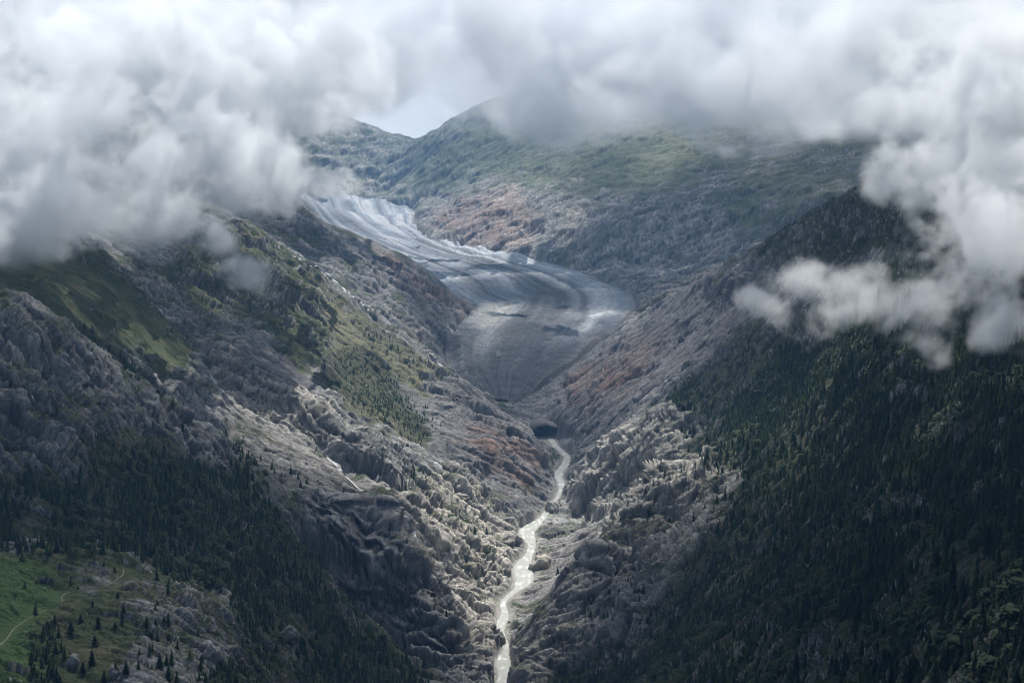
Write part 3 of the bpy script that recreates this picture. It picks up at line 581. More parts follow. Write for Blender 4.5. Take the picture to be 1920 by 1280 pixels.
slope = np.clip(-np.gradient(rp[:, 2]) / (np.linalg.norm(np.gradient(rp[:, :2], axis=0), axis=1) + 1e-6), 0, .5)[:, None]
wc = lerp(np.full(rxy.shape[:2] + (3,), (.33, .335, .31), 'f4'), (.60, .60, .58), np.clip(sstep(.0, .5, foam + slope * 1.5 - .1), 0, 1))
M_WATER = attr_material('milky_water', .35, .35, .85, 1.12, .5, .8)
mesh_obj('river', np.concatenate([rxy, rzz[..., None]], -1), grid_faces(n, 13), M_WATER, wc, True, kind='structure', label='milky meltwater river in the gorge floor')
def drape(name, pts, w, material, color, lift, label, step=3.5, wob=.5, kind='structure', cat=None):
    out = np.array([hit(*p) for p in along(pts, 1.6)])
    for _ in range(2): out[1:-1] = (out[:-2] + 2 * out[1:-1] + out[2:]) / 4
    c = out; m = len(c); seed = len(name) + int(pts[0][0])
    c[:, 0] += wob * w * 1.6 * perlin(np.arange(m) / 6, np.zeros(m), np.zeros(m), seed); c[:, 1] += wob * w * perlin(np.arange(m) / 6, np.zeros(m) + 3.3, np.zeros(m), seed)
    ww = w * (.75 + .55 * perlin(np.arange(m) / 5, np.zeros(m), np.zeros(m), seed + 1) + .25)
    k = np.linspace(-.5, .5, 5)
    x = c[:, 0, None] + k * ww[:, None]; y = np.repeat(c[:, 1, None], 5, 1)
    z = np.maximum(np.maximum(ground(x, y), ground(x, y - 2.5)), c[:, 2, None] - 1) + lift + .4 * (1 - 4 * k ** 2)
    o = mesh_obj(name, np.stack([x, y, z], -1), grid_faces(m, 5), material, np.full((m * 5, 3), color, 'f4') * (1 + .12 * perlin(x / 3, y / 3, z / 6, 9)).reshape(-1, 1), True, kind=kind, label=label)
    return o
for pts, wdt, lab in STREAMS: drape('water', pts, wdt, M_WATER, (.52, .53, .54), 2.0, lab)
M_PATH = attr_material('trodden_earth', .95, 1.2, .85, 1.15, .2, .3)
for pts, wdt, c, lab in PATHS: drape('path', pts, wdt, M_PATH, c, .35, lab, 2, .3)
def plain(name, rgb, rough=.85, var=.5, scale=.6):
    m, nt, b = mat(name, rough); L = nt.links.new
    tc = nd(nt, 'ShaderNodeTexCoord'); oi = nd(nt, 'ShaderNodeObjectInfo')
    n = nd(nt, 'ShaderNodeTexNoise'); n.inputs['Scale'].default_value = scale; n.inputs['Detail'].default_value = 3; L(tc.outputs['Object'], n.inputs['Vector'])
    ad = nd(nt, 'ShaderNodeMath', operation='MULTIPLY_ADD'); L(oi.outputs['Random'], ad.inputs[0]); ad.inputs[1].default_value = var; L(n.outputs['Fac'], ad.inputs[2])
    sc = nd(nt, 'ShaderNodeVectorMath', operation='SCALE'); sc.inputs[0].default_value = rgb; L(ad.outputs[0], sc.inputs['Scale']); L(sc.outputs[0], b.inputs['Base Color'])
    return m
# ice cave at the snout: a rubble-covered arch of dead ice with the stream coming out of it
def ice_cave():
    top = [(1000,812),(1005,804),(1013,799),(1024,797),(1032,800),(1042,803),(1052,806),(1060,813),(1066,822)]; bot = [(1000,815),(1008,820),(1020,824),(1030,826),(1040,826),(1050,827),(1058,827),(1063,826),(1066,824)]
    Yc = 3560; k = Yc / 3200; n = len(top); root = bpy.data.objects.new('ice_cave', None); COL.objects.link(root)
    T = np.array([unproj(x, y, Yc) for x, y in top]); Bt = np.array([unproj(x, y + 3, Yc) for x, y in bot])
    root.location = Bt.mean(0); root['label'] = 'dark ice cave mouth where the river leaves the glacier'; root['category'] = 'ice cave'
    off = np.array(root.location)
    rings = []                                            # hollow: from the mouth back into the ice, narrowing
    for f, sc in ((0, 1.0), (14, .97), (30, .85), (46, .6), (58, .25)):
        mid = (T + Bt).mean(0); loop = np.vstack([T, Bt[::-1]]); q = mid + (loop - mid) * sc; q[:, 1] += f; q[:, 2] += f * .02; rings.append(q)
    V = np.concatenate(rings) - off; m = 2 * n
    F = [(r * m + a, r * m + (a + 1) % m, (r + 1) * m + (a + 1) % m, (r + 1) * m + a) for r in range(4) for a in range(m)]
    V = V + np.random.default_rng(3).normal(size=V.shape) * .5
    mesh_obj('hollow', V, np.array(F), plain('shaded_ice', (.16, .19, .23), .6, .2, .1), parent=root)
    rings = []                                            # roof: the mouth's upper edge swelling outwards and back into the slope
    c = T.mean(0)
    P0 = np.vstack([Bt[0] + [-6, 4, -3], T, Bt[-1] + [6, 4, -3]])
    cc = P0.mean(0)
    for f, e, up in ((0, 1.0, 0), (-1, 1.05, .8), (1, 1.13, 1.8), (5, 1.22, 2.6), (12, 1.34, 3.0), (24, 1.48, 2.2), (45, 1.62, 0), (75, 1.8, -6), (110, 2.0, -14)):
        q = cc + (P0 - cc) * [e, 1, e]; q[:, 1] = P0[:, 1] + f; q[:, 2] += up; rings.append(q)
    V = np.concatenate(rings); V = V + 2.2 * np.stack([perlin(V[:, 0] / 6, V[:, 1] / 6 + q * 9, V[:, 2] / 6, 5) for q in range(3)], -1)
    m = len(P0); F = [(r * m + a, r * m + a + 1, (r + 1) * m + a + 1, (r + 1) * m + a) for r in range(8) for a in range(m - 1)]
    mesh_obj('roof', V - off, np.array(F), plain('rubble_cover', (.17, .155, .155), .95, .2, .6), parent=root)
ice_cave()
#@@TREES
# ------------------------------------------------------------------ trees
rng = np.random.default_rng(11)
def conifer(levels, spikes, seed, width=.23, slim=1.0, top=.97):
    r = np.random.default_rng(seed); V, F = [], []
    for k in range(levels):
        f = k / levels
        z0 = .04 + (top - .10) * f ** 1.02; z1 = z0 + .30 * (1 - .45 * f) * (5.5 / levels) ** .55
        if k == levels - 1: z1 = 1.0
        rad = width * (1 - f) ** slim * (.9 + .25 * r.random()) + .022
        if k == 0: rad *= .8
        a0 = r.random() * 6.28; off = (r.random(2) - .5) * .03; n0 = len(V)
        V.append((off[0], off[1], min(z1, 1.0)))
        m = spikes * 2
        for q in range(m):
            a = a0 + 6.2832 * q / m + (r.random() - .5) * .25
            rr = rad * ((.85 + .4 * r.random()) if q % 2 == 0 else (.42 + .22 * r.random()))
            V.append((math.cos(a) * rr + off[0] * .5, math.sin(a) * rr + off[1] * .5, z0 + (r.random() - .5) * .05 + (0 if q % 2 == 0 else .03)))
        for q in range(m): F.append((n0, n0 + 1 + q, n0 + 1 + (q + 1) % m))
    return np.array(V, 'f4'), np.array(F, 'i4')
def round_crown(lumps, seed, w=.3):          # stone pine / birch: many small tilted leaf clumps in an egg-shaped volume
    r = np.random.default_rng(seed); V, F = [], []
    for q in range(lumps):
        h = .22 + .78 * r.random() ** .8; e = math.sqrt(max(.02, 1 - ((h - .52) / .5) ** 2)); a = r.random() * 6.283; d = w * e * (.45 + .55 * r.random())
        c = np.array([math.cos(a) * d, math.sin(a) * d, h]); s = .085 + .05 * r.random()
        n0 = len(V); k = 5; tilt = r.random(2) * .8 - .4
        V.append(tuple(c + [0, 0, s * .8]))
        for t in range(k):
            b = 6.283 * t / k + r.random() * .6; rr = s * (.7 + .6 * r.random())
            V.append(tuple(c + [math.cos(b) * rr, math.sin(b) * rr, -s * .25 + rr * (tilt[0] * math.cos(b) + tilt[1] * math.sin(b))]))
        for t in range(k): F.append((n0, n0 + 1 + t, n0 + 1 + (t + 1) % k))
    V = np.array(V, 'f4'); V[:, 2] = np.clip(V[:, 2], .02, 1.03); return V, np.array(F, 'i4')
def trunk(h=.5, r0=.022, n=6):
    V, F = [], []
    for k, (z, rr) in enumerate([(-.06, r0 * 1.35), (.05, r0), (h, r0 * .55), (.93, .004)]):
        for q in range(n): V.append((math.cos(6.283 * q / n) * rr, math.sin(6.283 * q / n) * rr, z))
    for k in range(3):
        for q in range(n): F.append((k*n+q, k*n+(q+1) % n, (k+1)*n+(q+1) % n, (k+1)*n+q))
    return np.array(V, 'f4'), np.array(F, 'i4')
M_NEEDLE = attr_material('needles', .85, .8, .7, 1.3, 0)
def merge(kind_templates, P, H, kind, rot, colors):
    VV, FF, CC = [], [], []; base_i = 0
    for k, (v, f) in enumerate(kind_templates):
        s = np.nonzero(kind == k)[0]
        if not len(s): continue
        c, sn = np.cos(rot[s]), np.sin(rot[s]); wd = (H[s] * WID[s])
        x = v[None, :, 0] * wd[:, None]; y = v[None, :, 1] * wd[:, None]
        A = np.stack([x * c[:, None] - y * sn[:, None] + P[s, 0, None], x * sn[:, None] + y * c[:, None] + P[s, 1, None], v[None, :, 2] * H[s][:, None] + P[s, 2, None]], -1)
        VV.append(A.reshape(-1, 3)); FF.append((f[None] + (np.arange(len(s)) * len(v))[:, None, None]).reshape(-1, 3) + base_i)
        CC.append(np.repeat(colors[s], len(v), 0)); base_i += len(s) * len(v)
    return np.concatenate(VV), np.concatenate(FF), np.concatenate(CC)
# candidates spread evenly over the ground, kept where the traced stands are
def scatter(spacing, y0, y1, umax=.37):
    n = int(umax * (y1 ** 2 - y0 ** 2) / spacing ** 2)
    Y = np.sqrt(y0 ** 2 + (y1 ** 2 - y0 ** 2) * rng.random(n)); U = (rng.random(n) * 2 - 1) * umax
    return U * Y, Y
cx, cy = scatter(5.7, 780, 3650)
cz = ground(cx, cy); CPt = np.stack([cx, cy, cz], -1)
cpx, cpy = proj(CPt)
jn1 = fbm(cx / 45, cy / 45, cz * 0, 3, 111); jn2 = fbm(cx / 45, cy / 45, cz * 0, 3, 112)
fj = np.interp(cy, np.exp(vv), np.arange(nv)).astype(int); fi_ = np.clip((cx / cy - U0) / (U1 - U0) * (nu - 1), 0, nu - 1).astype(int)
cnz = N3[fj, fi_, 2]
dens = cover(FORESTS, cpx + jn1 * 26, cpy + jn2 * 18, cy, 9)
clr = cover([(a, b) for a, b in R_CLEAR], cpx + jn2 * 20, cpy + jn1 * 20, cy, 8)
clump = .55 + .9 * fbm(cx / 38, cy / 38, cz * 0, 3, 121)
dens = dens * (1 - clr) * np.where(dens > .6, np.clip(.9 + clump, .45, 1), np.clip(clump * 1.2, 0, 1.4)) * sstep(.12, .32, cnz)
rdt, _, _k = poly_dist(cx, cy, rv); dens = np.where(rdt < 34, 0, dens)
keep = rng.random(len(cx)) < dens * .92
cx, cy, cz, cpx, cpy, cnz = [a[keep] for a in (cx, cy, cz, cpx, cpy, cnz)]
n_t = len(cx)
h0 = np.where(cx > 100, 17.0, 12.5); h0 = np.where(cy > 2800, 11.0, h0); h0 = np.where((cx < 0) & (cy > 2700), 8.0, h0)
h0 = np.where((cx < 0) & (cy < 1640), 11.5, h0)
h0 = np.where((cx > 0) & (cx < 330) & (cy > 1500), 12.5, h0)
TH = h0 * (.55 + .75 * rng.random(n_t) ** .8)
shrub = fbm(cx / 60, cy / 60, cz * 0, 2, 131)
round_ok = (shrub > .12) & (rng.random(n_t) < np.where(cx > 300, .3, .6))
kindT = np.where(round_ok, 8 + rng.integers(0, 4, n_t), rng.integers(0, 8, n_t))
TH = np.where(round_ok, TH * .8, TH)
WID = .85 + .45 * rng.random(n_t)
hue = rng.random(n_t)[:, None]; patch = sstep(-.2, .5, fbm(cx / 120, cy / 120, cz * 0, 3, 141))[:, None]
lar = (rng.random(n_t)[:, None] < .14 + .25 * patch)
TC = np.array([.022, .042, .026]) * (1 - hue) + np.array([.034, .058, .030]) * hue
TC = np.where(lar, np.array([.055, .088, .03]) * (.8 + .4 * hue), TC)
TC = (.78 * np.where(round_ok[:, None], np.array([.045, .070, .034]) * (.75 + .5 * hue), TC)).astype('f4')
TPt = np.stack([cx, cy, cz - .35], -1)
TEMPL = [conifer(7, 5, 200 + k, .20 + .02 * (k % 4), .9 + .15 * (k % 3)) for k in range(8)] + [round_crown(26, 300 + k) for k in range(4)]
# the 300 or fewer that show largest stand alone, with trunk and crown
size = TH / np.hypot(cx, cy)
infr = (cpx > 2) & (cpx < 1918) & (cpy > 8) & (cpy < 1300)
# seen or hidden: highest ground angle in front of the tree top
def visible(x, y, z):
    j = np.clip(np.round((x / y - U0) / (U1 - U0) * (nu - 1)), 0, nu - 1).astype(int); i = np.interp(y, np.exp(vv), np.arange(nv)).astype(int)
    return (z / y) > CM[np.maximum(i - 4, 0), j]
CM = np.maximum.accumulate(TT, 0)
vis = visible(cx, cy, cz + TH * .7)
SOLO = 250
order = np.argsort(-np.where(infr & vis, size, 0))[:SOLO]
rest = np.ones(n_t, bool); rest[order] = False; rest &= visible(cx, cy, cz + TH + 25)     # drop what no sideways step could show
sel = np.nonzero(rest)[0]
def sub(s):
    global WID
    w = WID; WID = w[s]; r = merge(TEMPL, TPt[s], TH[s], kindT[s], rng.random(len(s)) * 6.28, TC[s]); WID = w; return r
v_, f_, c_ = sub(sel)
mesh_obj('forest', v_, f_, M_NEEDLE, c_, kind='stuff', label='dense conifer forest covering the lower valley slopes')
print('TREES', n_t, len(sel), len(f_))
BIGT = [conifer(15, 7, 400 + k, .19 + .025 * (k % 3), .85 + .12 * (k % 3)) for k in range(6)] + [round_crown(110, 420 + k, .28) for k in range(2)]
M_SPRUCE = plain('spruce_needles', (.022, .038, .021), .85, .6, .9); M_LARCH = plain('larch_needles', (.05, .08, .028), .85, .5, .9); M_BARK = plain('bark', (.10, .08, .065), .9, .4, 3)
M_BROAD = plain('broad_leaves', (.04, .062, .03), .85, .5, .9)
TRK = trunk()
def new_tree(name, v, f, m):
    root = bpy.data.objects.new(name, None); COL.objects.link(root); root.empty_display_size = .2
    c = mesh_obj('crown', v, f, m, parent=root); t = mesh_obj('trunk', TRK[0], TRK[1], M_BARK, parent=root)
    return [root, c, t, False]
PROTO = {}
def place_tree(name, k, m, loc, h, w, rz, label, cat, group):
    key = (name, k, m.name)
    if key not in PROTO: PROTO[key] = new_tree(name, BIGT[k][0], BIGT[k][1], m)
    r, c, t, used = PROTO[key]
    if used:
        r2 = r.copy(); COL.objects.link(r2)
        for ch in (c, t):
            d = ch.copy(); COL.objects.link(d); d.parent = r2
        r = r2
    PROTO[key][3] = True
    r.location = loc; r.scale = (h * w, h * w, h); r.rotation_euler = (0, 0, rz)
    r['label'] = label; r['category'] = cat
    if group: r['group'] = group
    elif 'group' in r: del r['group']
    return r
def where_word(px, py):
    if px > 1560: return 'on the shaded right slope'
    return 'left forest'
for q in order:
    bright = bool(lar[q, 0]); rd_ = kindT[q] >= 8; px_, py_ = cpx[q], cpy[q]
    if px_ < 640:
        spot = ('on the rocky ground right of the meadow' if px_ > 250 and cy[q] < 1640 else 'on the meadow knoll by the footpath') if cy[q] < 1660 else 'in the dark wood behind the knoll'
        gsp = 'conifers at the lower left'
    elif px_ < 1250: spot = 'on the crags above the gorge'; gsp = 'conifers on the gorge crags'
    else:
        spot = 'at the lower right corner' if (px_ > 1600 and py_ > 1130) else ('on the lower part of the right slope' if py_ > 1050 else 'on the steep right slope')
        gsp = 'conifers on the near right slope'
    if rd_: name, lab, k, m, cat = 'broadleaf_tree', 'small round-crowned tree ' + spot, 6 + int(kindT[q]) % 2, M_BROAD, 'tree'
    elif bright: name, lab, k, m, cat = 'larch_tree', 'bright green pointed larch ' + spot, int(kindT[q]) % 6, M_LARCH, 'tree'
    else: name, lab, k, m, cat = 'spruce_tree', 'dark green pointed conifer ' + spot, int(kindT[q]) % 6, M_SPRUCE, 'tree'
    place_tree(name, k, m, TPt[q], TH[q], WID[q], rng.random() * 6.28, lab, cat, gsp)
# single spruces on the meadow knoll, one by one
KN = [(103,1171,23,'first spruce right of the path end on the meadow, broad and dark'),(134,1185,28,'tall dark spruce left of the small clearing on the knoll'),(151,1167,21,'spruce standing just behind a taller one on the knoll'),
 (184,1181,29,'tallest broad spruce in the middle of the grassy knoll'),(230,1157,18,'lone spruce in open grass right of the knoll middle'),(215,1179,16,'small spruce below the lone one in the grass'),
 (269,1182,25,'tall spruce at the left of a trio by the rock slabs'),(283,1171,16,'middle spruce of a trio by the rock slabs'),(296,1174,15,'right spruce of a trio by the rock slabs'),
 (214,1073,14,'dark spruce beside the faint path at the knoll top'),(193,1062,11,'little spruce on the rocky knoll top'),(175,1050,8,'tiny spruce on the very crest of the knoll'),(113,1061,8,'tiny spruce at the left brow of the knoll'),
 (146,1104,9,'bushy low spruce in the hollow of the knoll'),(220,1120,14,'spruce growing beside a rock outcrop right of the path'),(174,1138,12,'small spruce alone in the middle of the knoll grass'),(287,1134,12,'small spruce at the upper edge of the rock slabs'),
 (176,1209,24,'slim spruce below the tallest one on the knoll'),(171,1247,34,'large dark spruce above the boulders at the bottom'),(154,1262,26,'spruce touching the large dark one near the bottom'),(292,1250,30,'tall spruce on the grey crag at the lower edge'),
 (311,1205,22,'spruce in the gap right of the rock slabs'),(309,1278,34,'big spruce at the bottom edge below the crag'),(58,1237,18,'round spruce in the dark grass near the brook'),(62,1270,24,'tall spruce at the bottom of the meadow'),
 (231,1264,30,'spruce in front of the lowest crag'),(213,1262,24,'spruce beside the lowest crag on its left'),(193,1282,28,'spruce cut by the bottom edge left of the crag'),(68,1094,8,'tiny spruce in the boulder patch of the meadow'),(45,1102,14,'dark spruce in the boulder patch at the left')]
for q, (x, y, h, lab) in enumerate(KN):
    w = hit(x, y); hh = h / 3200 * w.y * .95
    place_tree('spruce_tree', q % 6, M_SPRUCE, (w.x, w.y, w.z - .2), hh, 1.35 + .3 * rng.random(), rng.random() * 6.28, lab, 'tree', None)

# ------------------------------------------------------------------ boulders
def boulder_mesh(seed, sub=3, rough=.28, flat=.75):
    import bmesh
    bm = bmesh.new(); bmesh.ops.create_icosphere(bm, subdivisions=sub, radius=1)
    v = np.array([tuple(a.co) for a in bm.verts], 'f4'); f = np.array([[a.index for a in p.verts] for p in bm.faces], 'i4'); bm.free()
    r = np.random.default_rng(seed)
    for _ in range(9):                                     # planar breaks
        n = r.normal(size=3); n /= np.linalg.norm(n); d = .62 + .25 * r.random(); k = v @ n
        v -= np.clip(k - d, 0, 9)[:, None] * n
    s = r.random(3) * 50
    v *= (1 + rough * .5 * fbm(v[:, 0] * 1.6 + s[0], v[:, 1] * 1.6 + s[1], v[:, 2] * 1.6 + s[2], 4, seed))[:, None]
    v[:, 2] *= flat
    return v, f
M_ROCK = plain('pale_granite', (.55, .51, .44), .9, .25, .5); M_ROCKD = plain('grey_granite', (.40, .38, .35), .9, .25, .5)
BL = [(1012,1058,46,34,'boulder',M_ROCK,'big pale rounded boulder on the right bank of the river'),(936,1200,24,34,'boulder',M_ROCKD,'dark wet rock splitting the river into two rapids'),(1035,953,26,26,'boulder',M_ROCKD,'knobbly grey rock where the river comes round the bend'),
 (996,1022,7,5,'boulder',M_ROCKD,'small dark stone standing in the wide river'),(1060,1022,9,6,'boulder',M_ROCKD,'dark block alone on the gravel bank'),(862,932,40,12,'boulder',M_ROCK,'flat broken slab on top of the pale gorge wall'),
 (48,1186,9,5,'boulder',M_ROCK,'pale stone in the grass right of the meadow footpath'),(82,1102,5,3,'boulder',M_ROCK,'white stone in the middle of the green meadow'),(50,1069,8,4,'boulder',M_ROCK,'pale stones at the top of the meadow'),(135,1240,22,28,'boulder',M_ROCKD,'rounded grey block below the spruces on the knoll'),
 (40,1210,5,5,'boulder',M_ROCK,'white stone low in the meadow below the path'),(22,1273,6,5,'boulder',M_ROCK,'pale stone at the bottom edge of the meadow'),(388,1228,34,44,'boulder',M_ROCKD,'smooth grey rock dome rising out of the dark forest at the bottom'),(530,1192,40,30,'boulder',M_ROCKD,'pale rock hump in the forest left of the gorge'),(210,1262,18,26,'boulder',M_ROCKD,'tall grey rock between spruces at the bottom edge')]
for q, (x, y, w, h, nm, m, lab) in enumerate(BL):
    p = hit(x, y + h * .2); v, f = boulder_mesh(700 + q, 4, .75, 1.0); k = .5 * p.y / 3200
    sx, sz = w * k, h * k
    o = mesh_obj(nm, v * np.array([sx, (sx + sz) * .5, sz * 1.25], 'f4'), f, m); o.location = (p.x, p.y + sx * .3, p.z + sz * .25); o['label'] = lab; o['category'] = 'boulder'
# loose rubble on moraine and talus
bx, by = scatter(9.5, 1150, 4300, .2); bz = ground(bx, by); bpx, bpy_ = proj(np.stack([bx, by, bz], -1))
_rd = poly_dist(bx, by, rv)[0]; bd = np.maximum(.75 * ((_rd < 26) & (_rd > 9)) * (bpy_ > 800) * (bpy_ < 1400), .12 * (_rd < 9)) + cover([(P_SCREE, 1, (2900, 4200)), (P_TALUS, 1, (2280, 2700)), (P_BANK, .6, (2250, 2850)), (P_PURPLE, .5, (2700, 3650)), (P_ESLOPE, .25, (3700, 4600)), (P_DUP, .4, (2700, 3700)), (P_SLOPEC, .05, (2300, 2950)), (P_MEADOW, .02, (1200, 1640)), (P_GORGELEFT, .25, (2380, 3000))], bpx, bpy_, by, 10)
k = (rng.random(len(bx)) < bd * .8) & visible(bx, by, bz + 6); bx, by, bz = bx[k], by[k], bz[k]
k = poly_dist(bx, by, rv)[0] > 22 * 0; bx, by, bz = bx[k], by[k], bz[k]
nb = len(bx); RT = [boulder_mesh(800 + q, 1, .4, .8) for q in range(6)]
WID = np.ones(nb); sz = .9 + 2.6 * rng.random(nb) ** 3 * (by / 3000); rc = np.where(rng.random((nb, 1)) < .2, (.23, .155, .125), np.where(rng.random((nb, 1)) < .3, (.36, .345, .32), (.22, .205, .205))) * (.7 + .6 * rng.random((nb, 1)))
v_, f_, c_ = merge(RT, np.stack([bx, by, bz + sz * .2], -1), sz, rng.integers(0, 6, nb), rng.random(nb) * 6.28, rc.astype('f4'))
mesh_obj('rubble', v_, f_, attr_material('rubble_stone', .93, 1.0, .7, 1.3, 0), c_, kind='stuff', label='loose grey and rusty stones on the moraine and talus slopes')
#@@AIR
# ------------------------------------------------------------------ clouds: density grids held in memory, turned into volumes
def cloud_material(name, color=(.87, .895, .925), aniso=.15):
    m = bpy.data.materials.new(name); m.use_nodes = True; nt = m.node_tree; nt.nodes.remove(nt.nodes['Principled BSDF'])
    pv = nt.nodes.new('ShaderNodeVolumePrincipled'); pv.inputs['Density'].default_value = 1; pv.inputs['Color'].default_value = color + (1,); pv.inputs['Anisotropy'].default_value = aniso
    nt.links.new(pv.outputs[0], nt.nodes['Material Output'].inputs['Volume']); return m
def cloud(name, dens, lo, hi, material, label):
    me = bpy.data.meshes.new(name + '_density'); me.vertices.add(dens.size)
    me.vertices.foreach_set('co', np.tile(np.array(lo, 'f4'), dens.size))
    a = me.attributes.new('dens', 'FLOAT', 'POINT'); a.data.foreach_set('value', dens.astype('f4').ravel())
    src = bpy.data.objects.new(name + '_density', me)
    vol = bpy.data.volumes.new(name); o = bpy.data.objects.new(name, vol); COL.objects.link(o); vol.materials.append(material)
    g = bpy.data.node_groups.new(name, 'GeometryNodeTree')
    g.interface.new_socket('Geometry', in_out='INPUT', socket_type='NodeSocketGeometry'); g.interface.new_socket('Geometry', in_out='OUTPUT', socket_type='NodeSocketGeometry')
    N = g.nodes.new; L = g.links.new; go = N('NodeGroupOutput'); oi = N('GeometryNodeObjectInfo'); oi.inputs['Object'].default_value = src
    vc = N('GeometryNodeVolumeCube'); vc.inputs['Min'].default_value = lo; vc.inputs['Max'].default_value = hi
    for k, n in zip('XYZ', dens.shape): vc.inputs['Resolution ' + k].default_value = n
    def vm(op, a, b):
        n = N('ShaderNodeVectorMath'); n.operation = op; L(a, n.inputs[0])
        if b is not None: n.inputs[1].default_value = b
        return n
    pos = N('GeometryNodeInputPosition')
    x = vm('SUBTRACT', pos.outputs[0], lo); x = vm('MULTIPLY', x.outputs[0], [(n - 1) / (h - l) for n, h, l in zip(dens.shape, hi, lo)]); x = vm('ADD', x.outputs[0], (.5, .5, .5)); x = vm('FLOOR', x.outputs[0], None)
    x = vm('DOT_PRODUCT', x.outputs[0], (dens.shape[1] * dens.shape[2], dens.shape[2], 1))
    si = N('GeometryNodeSampleIndex'); si.data_type = 'FLOAT'; na = N('GeometryNodeInputNamedAttribute'); na.data_type = 'FLOAT'; na.inputs[0].default_value = 'dens'
    L(oi.outputs['Geometry'], si.inputs['Geometry']); L(na.outputs['Attribute'], si.inputs['Value']); L(x.outputs['Value'], si.inputs['Index']); L(si.outputs[0], vc.inputs['Density'])
    sm = N('GeometryNodeSetMaterial'); sm.inputs['Material'].default_value = material; L(vc.outputs[0], sm.inputs['Geometry']); L(sm.outputs[0], go.inputs[0])
    o.modifiers.new('density', 'NODES').node_group = g
    o['kind'] = 'stuff'; o['label'] = label
    return o
def lattice(lo, hi, vox):
    n = [max(2, int((h - l) / vox)) for l, h in zip(lo, hi)]
    ax = [np.linspace(l, h, k, dtype='f4') for l, h, k in zip(lo, hi, n)]
    return np.meshgrid(*ax, indexing='ij')
def puffs(X, Y, Z, L):
    s = np.full(X.shape, -1.0, 'f4')
    for px, py, d, rx, ry, rd in L:
        c = unproj(px, py, d); k = d / 3200
        q = ((X - c[0]) / (rx * k)) ** 2 + ((Y - c[1]) / rd) ** 2 + ((Z - c[2]) / (ry * k)) ** 2
        s = np.maximum(s, 1 - np.sqrt(q))
    return s
M_CLOUD = cloud_material('cloud_vapour')
CLOUDS = []
def puff_cloud(name, L, vox, strength, wl, label, thr=(.06, .55), namp=1.3, seed=0, pad=40):
    c = np.array([unproj(p[0], p[1], p[2]) for p in L]); r = np.array([(p[3] * p[2] / 3200, p[5], p[4] * p[2] / 3200) for p in L])
    lo = (c - r).min(0) - pad; hi = (c + r).max(0) + pad
    X, Y, Z = lattice(lo, hi, vox)
    s = puffs(X, Y, Z, L)
    k = s > -.75; x, y, z, s1 = X[k], Y[k], Z[k], s[k]
    q1, q2 = fbm(x / (2 * wl), y / (2 * wl), z / (2 * wl), 3, 880 + seed), fbm(x / (2 * wl) + 9, y / (2 * wl), z / (2 * wl), 3, 890 + seed)
    nz_ = fbm((x + q1 * wl * .4) / wl, y / wl, (z + q2 * wl * .3) / wl, 7, 900 + seed, .66)
    d = np.zeros(X.shape, 'f4'); d[k] = np.clip((s1 + namp * nz_ - thr[0]) / thr[1], 0, 1) ** 1.2 * sstep(-.75, -.3, s1)
    e = np.minimum.reduce([np.minimum(X - lo[0], hi[0] - X), np.minimum(Y - lo[1], hi[1] - Y), np.minimum(Z - lo[2], hi[2] - Z)])
    d = d * sstep(0, 30, e) * strength
    CLOUDS.append((d, lo, hi)); return cloud(name, d, tuple(map(float, lo)), tuple(map(float, hi)), M_CLOUD, label)
puff_cloud('cloud', [(40,260,2700,210,150,260),(40,372,2500,150,90,160),(230,330,2800,170,115,220),(400,330,2950,130,95,200),(330,400,2850,120,55,150),(470,290,3100,90,70,160),(560,335,3150,80,32,90),(620,352,3200,50,22,60),
   (180,90,3100,280,130,260),(460,130,3400,200,110,250),(20,420,2450,90,45,110),(170,408,2600,120,40,100)], 5, .017, 140, 'thick grey cloud bank wrapped round the left mountainside', seed=1, namp=1.9, thr=(.22, .42))
puff_cloud('cloud', [(470,515,2900,75,34,50),(430,500,2900,40,20,40)], 4, .018, 60, 'small loose wisp of cloud over the left gully', (.1, .9), 1.5, 2)
puff_cloud('cloud', [(1860,480,1950,140,115,130),(1790,570,1930,100,70,90),(1890,610,1850,90,60,80),(1760,330,2250,90,60,120),(1880,340,2150,130,100,150),(1880,180,2400,180,140,200),(1740,640,1900,50,35,50)], 4.5, .021, 110, 'bright cloud drifting over the dark forest on the right', (.22,.42), 1.9, 3)
puff_cloud('cloud', [(1500,520,2560,60,38,50),(1560,590,2480,95,38,60),(1640,570,2430,100,32,60),(1420,560,2950,32,26,40),(1590,530,2560,80,30,50),(1690,590,2300,60,35,50)], 4.5, .014, 85, 'torn low cloud shreds in front of the wooded right ridge', (.12, .6), 1.6, 4)
puff_cloud('cloud', [(300,60,4300,330,150,500),(560,110,4900,240,90,500),(800,60,5200,260,130,500),(1050,110,5300,260,110,500),(1290,70,5200,200,160,500),(1480,130,4700,180,105,420),(1680,90,4500,220,150,450),(1880,120,4200,200,150,400),(1120,190,5400,200,40,350),(1600,220,4700,200,38,300)],
   13, .007, 330, 'heaped grey and white clouds above the glacier', (.05, .5), 1.5, 6)
# the deck that cuts off the far summits
lo, hi = np.array([-3000, 5000, 60.]), np.array([3000, 9000, 1150.])
X, Y, Z = lattice(lo, hi, 34)
b0 = Y * np.interp(X / Y, [-.3, -.17, -.1, -.02, .1, .17, .25, .3], [.034, .038, .040, .0295, .028, .023, .018, .017])
nn = fbm(X / 420, Y / 420, Z / 330, 5, 951, .55)
d = sstep(-.05, .5, (Z - b0) / 190 + nn * .9) * sstep(900, 620, Z) * sstep(5350, 5800, Y + 250 * nn) * sstep(9000, 8600, Y)
d = d * (.35 + .65 * sstep(-.35, .35, fbm(X / 700, Y / 700, Z / 500, 3, 961))) * .0032
FAR = (d, lo, hi, X, Y, Z)
